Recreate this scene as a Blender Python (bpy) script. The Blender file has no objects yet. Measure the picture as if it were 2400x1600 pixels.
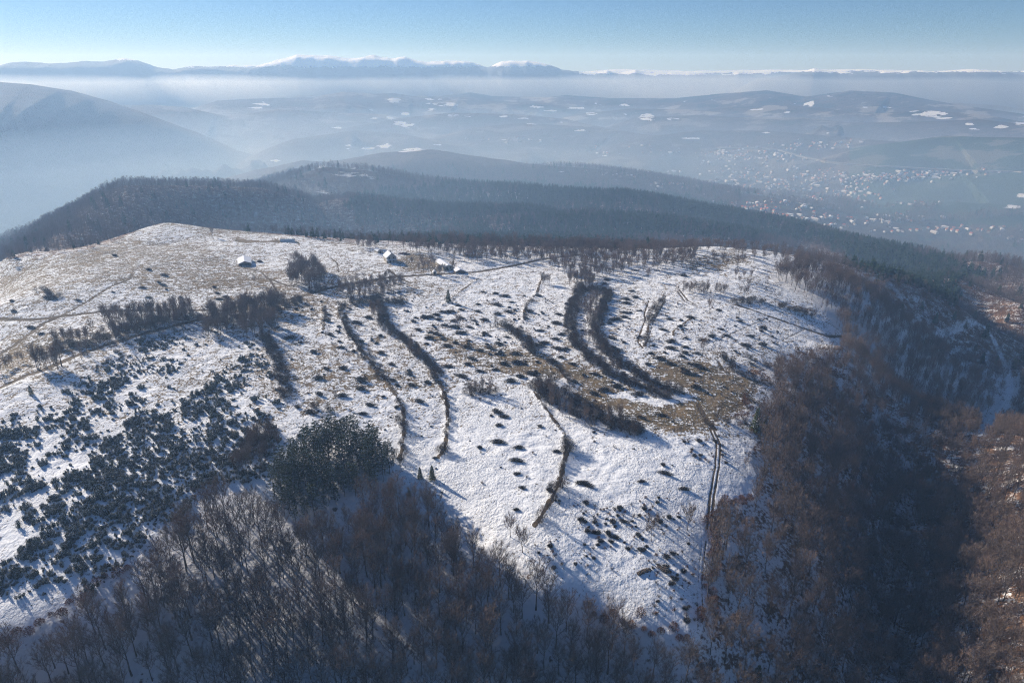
import bpy, math, random
import numpy as np
from math import sin, cos, radians, pi
random.seed(7)
SC = bpy.context.scene

# ---------------------------------------------------------------- camera, sky, sun, exposure
PITCH = radians(21.65)
CP, SP = cos(PITCH), sin(PITCH)
cd = bpy.data.cameras.new("camera")
cd.lens = 24; cd.sensor_width = 36; cd.clip_start = 1; cd.clip_end = 60000
cam = bpy.data.objects.new("camera", cd); SC.collection.objects.link(cam)
cam.rotation_euler = (pi/2 - PITCH, 0, 0)
SC.camera = cam
SUN_AZ, SUN_EL = radians(-50), radians(22.5)
SUN_STRENGTH, SKY_STRENGTH, EXPOSURE = 5.0, 0.051, 0.54
w = bpy.data.worlds.new("World"); SC.world = w; w.use_nodes = True
nt = w.node_tree; bg = nt.nodes["Background"]
sky = nt.nodes.new("ShaderNodeTexSky"); sky.sky_type = 'NISHITA'; sky.sun_disc = False
sky.sun_elevation = SUN_EL; sky.sun_rotation = SUN_AZ
sky.altitude = 1200; sky.air_density = 1.0; sky.dust_density = 0.1; sky.ozone_density = 4.0
mx = nt.nodes.new("ShaderNodeMix"); mx.data_type = 'RGBA'; mx.blend_type = 'MULTIPLY'; mx.inputs[0].default_value = 1
mx.inputs[7].default_value = (.73, .93, 1.22, 1); nt.links.new(sky.outputs[0], mx.inputs[6]); nt.links.new(mx.outputs[2], bg.inputs[0]); bg.inputs[1].default_value = SKY_STRENGTH
sl = bpy.data.lights.new("sun", 'SUN'); sl.energy = SUN_STRENGTH; sl.angle = radians(0.5); sl.color = (1.0, 0.94, 0.86)
so = bpy.data.objects.new("sun", sl); SC.collection.objects.link(so)
# lamp points along its -Z; the light comes from (sin az, cos az)
so.rotation_euler = (pi/2 - SUN_EL, 0, pi - SUN_AZ)
SC.view_settings.view_transform = 'Standard'; SC.view_settings.look = 'None'
SC.view_settings.exposure = EXPOSURE; SC.view_settings.gamma = 1
SC.view_settings.use_curve_mapping = False
SC.cycles.use_denoising = True; SC.cycles.denoising_prefilter = 'NONE'; SC.cycles.filter_width = 1.1
SC.cycles.max_bounces = 6; SC.cycles.diffuse_bounces = 2; SC.cycles.glossy_bounces = 1
SC.cycles.volume_bounces = 2; SC.cycles.transparent_max_bounces = 4
HAZE = 0.00022

# ---------------------------------------------------------------- helpers
K = 2400/2352.0
FPX = 1600.0
def ray(u, v):            # u, v in the pixels of a 2352-wide picture
    cx = (np.asarray(u, float)*K - 1200)/FPX; cy = (800 - np.asarray(v, float)*K)/FPX
    return cx, CP + cy*SP, -SP + cy*CP
def at_z(u, v, z):
    x, y, w_ = ray(u, v); t = z/w_
    return (x*t, y*t, z)
def at_r(u, v, r):        # horizontal distance r
    x, y, w_ = ray(u, v); t = r/np.hypot(x, y)
    return (float(x*t), float(y*t), float(w_*t))
def uv_of(x, y, z):
    d = y*CP - z*SP
    return (x/d*FPX + 1200)/K, (800 - (y*SP + z*CP)/d*FPX)/K
def P(u, r, z):
    y = r
    for _ in range(8):
        d = y*CP - z*SP; x = (u*K - 1200)/FPX*d; y = math.sqrt(max(r*r - x*x, 1))
    return (x, y, z)
def PA(a, r, z): return (r*sin(radians(a)), r*cos(radians(a)), z)
def sstep(a, b, x):
    t = np.clip((x - a)/(b - a), 0, 1); return t*t*(3 - 2*t)
def _h(ix, iy, s):
    n = (ix*374761393 + iy*668265263 + s*974634777) & 0xffffffff
    n = ((n ^ (n >> 13))*1274126177) & 0xffffffff
    return ((n ^ (n >> 16)) & 0xffff)/65535.0
def vnoise(x, y, s=0):
    x = np.asarray(x, float); y = np.asarray(y, float)
    fx, fy = np.floor(x), np.floor(y); ix, iy = fx.astype(np.int64), fy.astype(np.int64)
    tx, ty = x - fx, y - fy
    tx = tx*tx*(3-2*tx); ty = ty*ty*(3-2*ty)
    a = _h(ix, iy, s); b = _h(ix+1, iy, s); c = _h(ix, iy+1, s); d = _h(ix+1, iy+1, s)
    return (a*(1-tx) + b*tx)*(1-ty) + (c*(1-tx) + d*tx)*ty
def fbm(x, y, o=4, s=0):
    r = 0; a = .5
    for i in range(o):
        r = r + a*(vnoise(x, y, s+i)*2-1); a *= .5; x = x*2.03+17.1; y = y*2.03+5.7
    return r
def in_poly(u, v, poly):
    ins = np.zeros(np.shape(u), bool); n = len(poly)
    for i in range(n):
        x1, y1 = poly[i]; x2, y2 = poly[(i+1) % n]
        if y1 == y2: continue
        c = ((y1 > v) != (y2 > v)) & (u < (x2-x1)*(v-y1)/(y2-y1) + x1)
        ins ^= c
    return ins
def dist_line(x, y, pts):
    best = np.full(np.shape(x), 1e9); side = np.zeros(np.shape(x)); zz = np.zeros(np.shape(x))
    for i in range(len(pts)-1):
        a, b = pts[i], pts[i+1]
        dx, dy = b[0]-a[0], b[1]-a[1]; L = dx*dx+dy*dy+1e-9
        t = np.clip(((x-a[0])*dx + (y-a[1])*dy)/L, 0, 1)
        px, py = x-(a[0]+t*dx), y-(a[1]+t*dy); d = np.hypot(px, py)
        m = d < best
        best = np.where(m, d, best)
        if len(a) > 2:
            side = np.where(m, np.sign(dx*py - dy*px), side); zz = np.where(m, a[2]+t*(b[2]-a[2]), zz)
    return best, side, zz

# ---------------------------------------------------------------- the lie of the land
CT = [(1000,1000,-135),(1400,1200,-138),(1600,1450,-146),(1650,1150,-140),(1300,1100,-136),(1150,1230,-138),(900,1060,-134),
 (1250,1350,-142),(300,1000,-130),(100,1300,-134),(350,1200,-134),(0,1440,-138),(200,900,-128),(0,900,-127),(0,700,-125),
 (300,700,-126),(600,700,-128),(600,600,-130),(400,560,-130),(380,511,-127),(250,556,-130),(120,582,-131),(0,596,-131),(520,527,-129),
 (700,545,-131),(900,562,-134),(1100,575,-136),(1350,580,-138),(1640,566,-138),(1780,580,-140),(1830,592,-141),
 (1100,750,-133),(1400,750,-134),(1700,750,-137),(1930,785,-143),(1850,680,-142),(1500,900,-137),(1700,900,-139),(1500,650,-136),(1300,650,-135),(1000,650,-132),
 (2000,700,-149),(2000,620,-154),(1900,640,-144),(2100,650,-163),(2200,700,-174),(2352,700,-186),(2352,640,-202),(2200,640,-182),
 (2250,750,-207),(2310,850,-207),(2270,980,-210),(2150,800,-190),(2100,950,-192),(2352,850,-200),
 (2250,1010,-168),(2352,1000,-164),(2150,1050,-174),(2350,1100,-160),(2352,1300,-158),(2352,1550,-160),(2200,1400,-172),(2150,1550,-178),
 (2110,1150,-192),(2100,1300,-192),(2080,1450,-190),(2040,1560,-190),
 (1740,950,-142),(1735,1090,-143),(1650,1250,-145),(1650,1450,-150),(1900,1100,-157),(1900,1300,-159),(1850,1500,-163),(1900,950,-153),
 (2000,1000,-173),(1900,800,-150),(2050,850,-175),(2000,1200,-176),
 (1000,1350,-149),(800,1250,-144),(600,1400,-147),(300,1450,-143),(1000,1560,-157),(600,1560,-153),(1400,1560,-160),(100,1560,-146),
 (1700,1560,-160),(900,1130,-137),(1100,1250,-141),(1450,1440,-147)]
C3 = [at_z(*c) for c in CT]
for u_ in (0, 400, 800, 1200, 1600, 2000): C3.append(P(u_, 730, -178 - (18 if u_ > 1500 else 0)))
for u_ in (0, 400, 800, 1200, 1600): C3.append(P(u_, 860, -205))
C3 += [P(2000, 860, -225), P(2352, 860, -245), PA(44, 700, -240), PA(50, 500, -228), PA(-40, 640, -195), PA(-48, 600, -220), PA(-46, 450, -160), PA(-50, 300, -142), PA(-56, 200, -150),
       (0, 95, -195, ), (100, 90, -200), (-110, 95, -185), (200, 60, -175), (-220, 110, -170), (260, 180, -155), (330, 260, -160), (420, 330, -190)]
C3 = np.array(C3, float)
def _rbf_fit(C):
    n = len(C); X = C[:, :2]/100.0
    d = np.hypot(X[:, None, 0]-X[None, :, 0], X[:, None, 1]-X[None, :, 1])
    A = d**1.5
    A = -A + np.eye(n)*0.01
    Pm = np.c_[np.ones(n), X]
    M = np.zeros((n+3, n+3)); M[:n, :n] = A; M[:n, n:] = Pm; M[n:, :n] = Pm.T
    w_ = np.linalg.solve(M, np.r_[C[:, 2], 0, 0, 0])
    return X, w_
_RX, _RW = _rbf_fit(C3)
def near_z(x, y):
    x = x/100.0; y = y/100.0
    r = _RW[-3] + _RW[-2]*x + _RW[-1]*y
    for i in range(len(_RX)):
        r = r - _RW[i]*((x-_RX[i, 0])**2 + (y-_RX[i, 1])**2)**.75
    return r
# ridges: (picture u, v, distance) along the crest, near-side slope, far-side slope, rounding
RIDGES = [
 ([(10,582,640),(60,560,690),(130,535,760),(200,495,860),(250,450,960),(300,408,1060),(450,411,1110),(600,417,1130),(700,441,1140),(780,485,1150)], .42, .50, 25, .25),
 ([(600,430,1750),(640,398,1650),(700,385,1560),(745,372,1500),(830,379,1480),(950,402,1450),(1060,418,1400),(1160,423,1350),(1300,433,1250),(1420,435,1200),(1500,448,1180),(1600,467,1150),(1700,482,1120),(1800,503,1080),(1900,533,1010),(2000,553,960),(2150,588,900),(2352,620,850),(2600,670,800)], .27, .33, 30, .3),
 ([(780,445,1160),(900,460,1130),(1050,470,1090),(1200,472,1050)], .30, .30, 30, .2),
 ([(1150,500,980),(1350,485,990),(1500,495,970),(1650,520,930)], .25, .25, 30, .2),
 ([(620,385,2200),(690,369,2150),(760,372,2150)], .35, .4, 60, .25),
 ([(780,368,2150),(870,352,2100),(980,344,2050),(1080,360,2000),(1200,377,1950),(1350,387,1850),(1450,402,1750),(1600,432,1650),(1700,447,1580),(1760,462,1500)], .2, .26, 60, .3),
 ([(-300,150,3400),(0,189,3200),(70,194,3180),(150,207,3150),(220,226,3100),(280,247,3050),(400,291,2950),(520,346,2850),(640,402,2700),(700,430,2600)], .25, .30, 50, .12),
 ([(200,260,3900),(280,243,3800),(340,241,3800),(420,246,3750),(500,263,3700),(600,281,3600),(700,288,3500),(760,297,3450),(850,318,3300),(950,350,3100),(1000,365,3000)], .25, .28, 60, .2),
 ([(450,247,5300),(500,231,5200),(600,226,5100),(720,223,5000),(790,211,5000),(860,216,5000),(900,214,5000),(950,221,5000),(1060,224,4900),(1100,232,4800),(1250,237,4700),(1350,252,4500),(1450,275,4300)], .28, .3, 50, .45),
 ([(980,224,5900),(1080,213,5800),(1130,221,5800),(1250,224,5700),(1300,219,5500),(1400,226,5400),(1550,226,5300),(1650,216,5200),(1760,208,5100),(1850,223,5000),(1950,208,4900),(2050,213,4900),(2100,223,4800),(2200,241,4700),(2352,262,4600),(2600,290,4500)], .27, .3, 50, .5),
 ([(1380,300,3101),(1480,270,3201),(1600,265,3251),(1700,270,3201),(1850,271,3201),(1950,282,3151),(2100,280,3151),(2250,274,3151),(2352,286,3101),(2600,290,3101)], .26, .22, 50, .35),
 ([(900,345,3400),(960,330,3350),(1040,311,3350),(1150,319,3300),(1300,326,3200),(1450,340,3100)], .16, .2, 50, .3),
 ([(1380,362,2900),(1450,350,2900),(1540,340,2900),(1650,352,2800),(1720,366,2700)], .15, .2, 50, .2),
 ([(1980,452,2050),(2050,432,2150),(2130,420,2200),(2200,405,2250),(2352,400,2250),(2600,400,2300)], .2, .2, 60, .35),
 ([(1720,420,2200),(1850,418,2250),(1980,425,2250)], .1, .12, 60, .3),
 ([(2060,480,1800),(2200,470,1850),(2300,478,1850)], .12, .15, 50, .3),
 ([(1620,465,1750),(1700,452,1800),(1850,462,1800),(1950,480,1700)], .10, .12, 50, .3),
 ([(560,262,3551),(640,251,3551),(760,258,3501),(880,263,3451),(960,279,3401)], .30, .3, 40, .5),
 ([(820,290,3101),(920,271,3251),(1040,259,3301),(1180,263,3251),(1290,273,3201),(1400,297,3001)], .30, .3, 40, .5),
 ([(1100,292,2951),(1200,283,3001),(1330,290,2951),(1430,301,2901),(1500,313,2801)], .26, .3, 40, .4),
 ([(1330,262,3551),(1450,250,3601),(1580,252,3551),(1700,262,3451)], .30, .3, 40, .5),
 ([(1650,250,3601),(1760,241,3601),(1870,246,3551),(1980,262,3451),(2080,275,3351)], .30, .3, 40, .5),
 ([(2000,262,3451),(2120,253,3501),(2250,262,3451),(2352,280,3401),(2600,290,3401)], .30, .3, 40, .5),
 ([(1500,312,2751),(1620,300,2851),(1760,301,2851),(1900,313,2751),(2050,326,2651)], .24, .3, 40, .5),
 ([(2050,330,2501),(2180,313,2601),(2352,318,2601),(2600,320,2601)], .24, .3, 40, .5),
 ([(700,318,2801),(820,300,2901),(900,305,2851),(1000,322,2701)], .28, .3, 40, .4),
 # snow-capped mountains on the horizon
 ([(-300,160,8200),(0,149,8000),(60,143,8000),(120,145,8000),(190,144,8000),(240,139,8000),(285,132,8000),(310,138,8000),(350,152,8000),(380,157,8000)], .25, .5, 30, .55),
 ([(400,160,8200),(430,155,8200),(470,150,8200),(520,151,8200),(600,149,8000),(640,136,8000),(680,126,8000),(720,129,8000),(760,129,8000),(800,133,8000),(860,128,8000),(900,133,8000),(930,130,8000),(980,145,8000),(1010,140,8100),(1050,137,8100),(1090,146,8100),(1120,155,8000),(1150,143,8000),(1180,141,8000),(1210,138,8000),(1240,143,8000),(1275,155,8000),(1290,163,8000),(1350,167,8100)], .15, .5, 30, .6),
 ([(1350,169,8400),(1370,168,8400),(1395,162,8400),(1420,168,8400),(1460,162,8400),(1480,166,8400),(1550,168,8400),(1600,169,8400),(1650,172,8400),(1685,168,8400),(1697,165,8400),(1715,171,8400),(1750,178,8400)], .25, .5, 30, .6),
 ([(1780,178,7600),(1830,168,7600),(1870,158,7600),(1905,163,7600),(1950,169,7600),(2000,166,7600),(2050,163,7600),(2150,162,7600),(2250,162,7600),(2300,163,7600),(2352,172,7600),(2600,180,7600)], .2, .4, 30, .4),
]
def nearer(r): return 3500 + (r-3500)*.3 if r > 3500 and r % 5 == 0 else r
RID3 = [([at_r(q[0], q[1], nearer(q[2])) for q in r[0]],) + r[1:] for r in RIDGES]
for k_ in (0, 1, 2, 3):      # the wood on top adds its own height to these crests
    RID3[k_] = ([(p[0], p[1], p[2]-10) for p in RID3[k_][0]],) + RID3[k_][1:]
def rough(x, y, r):
    a = 0.28*fbm(x/14, y/14, 3, 3) + 2.2*fbm(x/90, y/90, 3, 9)*sstep(500, 800, r)
    return a + 0.9*fbm(x/55, y/55, 3, 41)
def floor_z(x, y, r, az): return -365 + 70*np.maximum(0, fbm(x/620+3.3, y/330, 4, 121)+.02)*sstep(2700, 3200, r)*(1-sstep(3900, 4200, r)) - 260*sstep(-.08, -.38, az) + 60*sstep(3000, 4200, r) + 300*sstep(5200, 5800, r) + 22*fbm(x/420, y/420, 4, 21)*sstep(1000, 1400, r)
def ground_z(x, y):
    x = np.asarray(x, float); y = np.asarray(y, float); r = np.hypot(x, y)
    az = np.arctan2(x, y)
    Z = near_z(x, y) - 500*sstep(880, 1500, r)
    Z = Z + rough(x, y, r)
    floor = floor_z(x, y, r, az)
    Z = np.maximum(Z, floor)
    for k, (pts, s1, s2, rnd, na) in enumerate(RID3):
        rr = np.mean([math.hypot(p[0], p[1]) for p in pts])
        m = r > rr*0.35
        if not m.any(): continue
        X, Y = x[m], y[m]
        d, sd, zz = dist_line(X, Y, pts)
        sc = rr/6.0
        if rr > 4650: zz = zz + 12*fbm(X/90, Y/300, 4, 33+k)*sstep(0, 60, zz+60)
        n = fbm(X/sc, Y/sc, 5, 50+7*k)
        s = np.where(sd < 0, s1, s2)
        dd = np.sqrt(d*d + rnd*rnd) - rnd
        n2 = fbm(X/(sc*.3), Y/(sc*.3), 4, 57+5*k)
        z = zz - s*dd*np.clip(1 + na*(n*2.4 + n2*1.1)*sstep(0, rnd*3, d), .25, 2.2) + na*(n*1.6+n2)*np.minimum(d*.3, rr*.014)
        if rr > 4650: z = z - .55*np.maximum(dd-110, 0)
        Z[m] = np.maximum(Z[m], z)
    return Z
# polar mesh, finer towards the camera
AZ0, AZ1, NAZ = radians(-58), radians(58), 1320
azs = np.linspace(AZ0, AZ1, NAZ)
rs = np.concatenate([np.exp(np.arange(math.log(88), math.log(1250), .0036)), np.exp(np.arange(math.log(1250), math.log(5900), .0050))])
NR = len(rs); N_NEAR = int(np.searchsorted(rs, 1250)); N_MID = int(np.searchsorted(rs, 4400))
A2, R2 = np.meshgrid(azs, rs)
GX, GY = R2*np.sin(A2), R2*np.cos(A2)
GZ = ground_z(GX, GY)
GU, GV = uv_of(GX, GY, GZ)
def height(x, y):
    x = np.asarray(x, float); y = np.asarray(y, float)
    a = (np.arctan2(x, y)-AZ0)/(AZ1-AZ0)*(NAZ-1); r = np.hypot(x, y)
    i = np.clip(np.searchsorted(rs, r)-1, 0, NR-2); tr = np.clip((r-rs[i])/(rs[i+1]-rs[i]), 0, 1)
    a = np.clip(a, 0, NAZ-1.001); j = a.astype(int); ta = a-j
    return (GZ[i, j]*(1-ta)+GZ[i, j+1]*ta)*(1-tr) + (GZ[i+1, j]*(1-ta)+GZ[i+1, j+1]*ta)*tr
_TS = np.exp(np.linspace(math.log(100), math.log(5850), 1500))
def on_ground(u, v):      # picture point -> the point of the terrain it shows (first hit)
    x, y, z = ray(u, v)
    hh = height(x*_TS, y*_TS); below = z*_TS < hh
    if not below.any(): return None
    k = int(np.argmax(below)); a, b = _TS[max(k-1, 0)], _TS[k]
    for _ in range(12):
        m = (a+b)/2
        if z*m < float(height(x*m, y*m)): b = m
        else: a = m
    return (float(x*b), float(y*b), float(height(x*b, y*b)))
def ground_line(pts, step=14):
    out = []
    for i in range(len(pts)-1):
        (u0, v0), (u1, v1) = pts[i][:2], pts[i+1][:2]
        n = max(1, int(math.hypot(u1-u0, v1-v0)/step))
        for k in range(n + (i == len(pts)-2)):
            q = on_ground(u0+(u1-u0)*k/n, v0+(v1-v0)*k/n)
            if q: out.append(q)
    return out
# ---------------------------------------------------------------- materials
def mat(name):
    m = bpy.data.materials.new(name); m.use_nodes = True
    n = m.node_tree.nodes; n.clear()
    out = n.new("ShaderNodeOutputMaterial"); b = n.new("ShaderNodeBsdfPrincipled")
    m.node_tree.links.new(b.outputs[0], out.inputs[0])
    b.inputs["Roughness"].default_value = .9; b.inputs["Specular IOR Level"].default_value = .15
    return m, m.node_tree, b
class NB:                  # small node helper
    def __init__(s, t): s.t = t
    def n(s, typ, **kw):
        x = s.t.nodes.new(typ)
        for k, v in kw.items(): setattr(x, k, v)
        return x
    def l(s, a, b): s.t.links.new(a, b)
    def put(s, sock, v):
        if hasattr(v, "node"): s.l(v, sock)
        else: sock.default_value = v
    def attr(s, name):
        return s.n("ShaderNodeAttribute", attribute_name=name).outputs["Fac"]
    def math(s, op, a, b=0.0, c=None, clamp=False):
        m = s.n("ShaderNodeMath", operation=op, use_clamp=clamp); s.put(m.inputs[0], a); s.put(m.inputs[1], b)
        if c is not None: s.put(m.inputs[2], c)
        return m.outputs[0]
    def noise(s, vec, scale, detail=3, rough=.55, dist=0.0):
        m = s.n("ShaderNodeTexNoise"); s.l(vec, m.inputs["Vector"]); m.inputs["Scale"].default_value = scale
        m.inputs["Detail"].default_value = detail; m.inputs["Roughness"].default_value = rough; m.inputs["Distortion"].default_value = dist
        return m.outputs[0]
    def step(s, x, a, b):
        m = s.n("ShaderNodeMapRange", interpolation_type='SMOOTHSTEP'); s.put(m.inputs[0], x); s.put(m.inputs[1], a); s.put(m.inputs[2], b)
        return m.outputs[0]
    def mix(s, f, a, b):
        m = s.n("ShaderNodeMix", data_type='RGBA'); s.put(m.inputs[0], f); s.put(m.inputs[6], a); s.put(m.inputs[7], b)
        return m.outputs[2]
    def co(s, scale=(1, 1, 1), rot=0.0):
        c = s.n("ShaderNodeTexCoord").outputs["Object"]
        m = s.n("ShaderNodeMapping"); m.inputs["Scale"].default_value = scale; m.inputs["Rotation"].default_value = (0, 0, rot)
        s.l(c, m.inputs[0]); return m.outputs[0]
def C4(r, g, b): return (r, g, b, 1)
SNOW, GRASS1, GRASS2, DIRT, LITTER = C4(.87, .88, .90), C4(.20, .145, .085), C4(.115, .09, .05), C4(.10, .068, .05), C4(.24, .12, .055)

def ground_material():
    m, t, b = mat("snowy_ground"); q = NB(t)
    co = q.co(); brown, dirt_shade, litter, woods = q.attr("brown"), q.attr("dirt_shade"), q.attr("litter"), q.attr("woods")
    fields, conif, patch = q.attr("fields"), q.attr("conifer"), q.attr("patch")
    n1 = q.noise(co, .9, 4, .62); n2 = q.noise(co, .16, 4, .6); n3 = q.noise(q.co((.22, .55, .5), .5), 1.0, 4, .65)
    # melted network between snow pads, as trampled grass shows it
    vor = q.n("ShaderNodeTexVoronoi", feature='DISTANCE_TO_EDGE'); vor.inputs["Scale"].default_value = 1
    wob = q.n("ShaderNodeMix", data_type='VECTOR'); wob.inputs[0].default_value = .16
    nv = q.n("ShaderNodeTexNoise"); nv.inputs["Scale"].default_value = .8; q.l(co, nv.inputs["Vector"])
    sc = q.n("ShaderNodeVectorMath", operation='MULTIPLY'); q.l(co, sc.inputs[0]); sc.inputs[1].default_value = (.20, .15, .12)
    q.l(sc.outputs[0], wob.inputs[4])
    nn = q.n("ShaderNodeVectorMath", operation='MULTIPLY_ADD'); q.l(nv.outputs[1], nn.inputs[0]); nn.inputs[1].default_value = (.9, .9, .9); q.l(sc.outputs[0], nn.inputs[2])
    q.l(nn.outputs[0], vor.inputs["Vector"])
    edge = q.math('SUBTRACT', 1, q.step(vor.outputs["Distance"], .0, .09))
    # share of bare grass
    mix_n = q.math('ADD', q.math('MULTIPLY', n1, .55), q.math('ADD', q.math('MULTIPLY', n2, .25), q.math('MULTIPLY', n3, .35)))
    th = q.math('SUBTRACT', .715, q.math('MULTIPLY', brown, .27))
    th2 = q.math('SUBTRACT', th, q.math('MULTIPLY', q.math('MULTIPLY', edge, q.math('MINIMUM', q.math('MULTIPLY', brown, 3.0), 1.0)), .085))
    bare = q.step(q.math('SUBTRACT', mix_n, th2), -.015, .035)
    bare = q.math('MULTIPLY', bare, q.step(brown, .015, .06))
    grass = q.mix(q.step(n2, .35, .65), GRASS2, GRASS1)
    # tussocks poking through the snow, and dark specks painted for tiny pit shadows
    sp = q.noise(q.co((1.0, .8, 1)), 1.5, 3, .6); specks = q.math('MULTIPLY', q.step(sp, .585, .64), q.step(n2, .36, .56))
    snow = q.mix(q.math('MULTIPLY', q.step(n3, .3, .7), .35), SNOW, C4(.80, .81, .83))
    col = q.mix(q.math('MULTIPLY', specks, .9), snow, C4(.16, .135, .10))
    col = q.mix(bare, col, grass)
    # ruts and roads, and the dark lines painted along the terraces
    dm = q.step(q.math('ADD', dirt_shade, q.math('MULTIPLY', q.math('SUBTRACT', n1, .5), .9)), .42, .62)
    col = q.mix(dm, col, q.mix(n1, DIRT, GRASS2))
    # forest floor: snow with fallen leaves
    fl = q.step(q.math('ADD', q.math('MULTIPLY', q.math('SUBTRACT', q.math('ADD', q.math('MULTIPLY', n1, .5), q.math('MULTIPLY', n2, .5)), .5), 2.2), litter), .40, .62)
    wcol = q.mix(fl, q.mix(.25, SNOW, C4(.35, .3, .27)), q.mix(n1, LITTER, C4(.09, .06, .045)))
    col = q.mix(woods, col, wcol)
    # far slopes: wood with clearings, valley fields
    fn = q.noise(q.co((1, 1, .4)), .035, 5, .65); fn2 = q.noise(co, .25, 3, .6)
    bw = q.mix(q.step(fn, .35, .65), C4(.055, .044, .042), C4(.095, .075, .07))
    cw = q.mix(fn2, C4(.03, .055, .038), C4(.06, .09, .06))
    far = q.mix(q.step(q.math('ADD', conif, q.math('MULTIPLY', q.math('SUBTRACT', fn, .5), 1.2)), .42, .58), bw, cw)
    # open meadows and dark stands alternating over the far hills
    mf = q.noise(q.co((.0050, .0085, .004), .3), 1.0, 5, .62); ff = q.attr("meadows")
    far = q.mix(q.math('MULTIPLY', q.step(mf, .535, .60), ff), far, q.mix(fn2, C4(.20, .17, .13), C4(.34, .31, .27)))
    far = q.mix(q.math('MULTIPLY', q.step(mf, .46, .40), ff), far, C4(.022, .03, .028))
    vf = q.n("ShaderNodeTexVoronoi"); vf.inputs["Scale"].default_value = 1; q.l(q.co((.006, .014, 0), .5), vf.inputs["Vector"])
    ve = q.n("ShaderNodeTexVoronoi", feature='DISTANCE_TO_EDGE'); ve.inputs["Scale"].default_value = 1; q.l(q.co((.006, .014, 0), .5), ve.inputs["Vector"])
    sepc = q.n("ShaderNodeSeparateColor"); q.l(vf.outputs["Color"], sepc.inputs[0])
    fcol = q.mix(sepc.outputs[0], C4(.24, .20, .15), C4(.44, .37, .28))
    fcol = q.mix(q.math('MULTIPLY', q.step(sepc.outputs[1], .62, .72), .9), fcol, C4(.06, .055, .045))
    fcol = q.mix(q.math('SUBTRACT', 1, q.step(ve.outputs["Distance"], .015, .05)), fcol, C4(.06, .055, .04))
    fcol = q.mix(q.step(fn, .54, .62), fcol, bw)
    far = q.mix(fields, far, fcol)
    pn = q.noise(q.co((.012, .026, .02), .25), 1.0, 6, .62)
    far = q.mix(q.step(q.math('ADD', patch, q.math('MULTIPLY', q.math('SUBTRACT', pn, .5), 2.2)), .50, .58), far, C4(.80, .80, .82))
    col = q.mix(q.attr("far"), col, far)
    q.l(col, b.inputs["Base Color"])
    bn = q.noise(q.co((1, .8, 1)), 1.1, 4, .65)
    big = q.noise(co, .045, 3, .5)
    h = q.math('ADD', q.math('MULTIPLY', bn, q.math('ADD', .25, q.math('MULTIPLY', q.step(big, .38, .64), .8))), q.math('MULTIPLY', q.noise(co, .22, 3, .5), 1.4))
    h = q.math('ADD', h, q.math('MULTIPLY', q.math('MAXIMUM', dirt_shade, bare), -.15))
    h = q.math('ADD', h, q.math('MULTIPLY', q.math('MULTIPLY', fn2, q.attr("far")), 14.0))
    bp = q.n("ShaderNodeBump"); bp.inputs["Strength"].default_value = .8; bp.inputs["Distance"].default_value = 1.0
    q.l(h, bp.inputs["Height"]); q.l(bp.outputs[0], b.inputs["Normal"])
    return m
def mountain_material():
    m, t, b = mat("snowy_mountain"); q = NB(t)
    n = q.noise(q.co((1, 1, 2.2)), .016, 7, .72)
    f = q.step(q.math('ADD', q.attr("patch"), q.math('MULTIPLY', q.math('SUBTRACT', n, .5), 2.4)), .46, .56)
    q.l(q.mix(f, C4(.13, .145, .17), C4(.94, .94, .95)), b.inputs["Base Color"])
    bp = q.n("ShaderNodeBump"); bp.inputs["Strength"].default_value = 1; bp.inputs["Distance"].default_value = 14
    q.l(n, bp.inputs["Height"]); q.l(bp.outputs[0], b.inputs["Normal"])
    return m

# ---------------------------------------------------------------- what covers the land (outlines traced on the photograph, laid on the terrain)
FIELD = [(-900,640),(-60,600),(0,597),(120,585),(190,575),(260,555),(330,523),(380,510),(440,515),(520,527),(700,545),(800,556),(960,566),(1100,572),
 (1350,580),(1500,572),(1640,563),(1780,578),(1840,595),(1790,622),(1770,640),(1850,680),(1890,715),(1940,775),(1930,790),(1800,815),(1745,850),
 (1700,835),(1690,862),(1775,880),(1740,940),(1720,980),(1745,1010),(1715,1040),(1738,1090),(1735,1140),(1650,1150),(1640,1200),(1635,1280),
 (1625,1350),(1625,1410),(1600,1490),(1560,1480),(1450,1425),(1290,1372),(1200,1300),(1090,1245),(1040,1170),(960,1125),(890,1085),(760,1180),(650,1185),(600,1130),
 (480,1110),(420,1190),(340,1245),(260,1330),(160,1415),(60,1455),(-300,1520),(-900,1540)]
GROVE = [(655,1075),(700,1032),(765,1012),(835,1020),(880,1052),(898,1092),(868,1128),(800,1148),(745,1196),(665,1205),(618,1155)]
JUNI = [(-120,1010),(60,940),(180,880),(250,810),(330,775),(440,752),(540,770),(600,800),(640,900),(640,1000),(610,1100),(560,1110),(480,1110),(420,1190),
 (340,1240),(280,1310),(180,1380),(90,1380),(-120,1440)]
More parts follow.
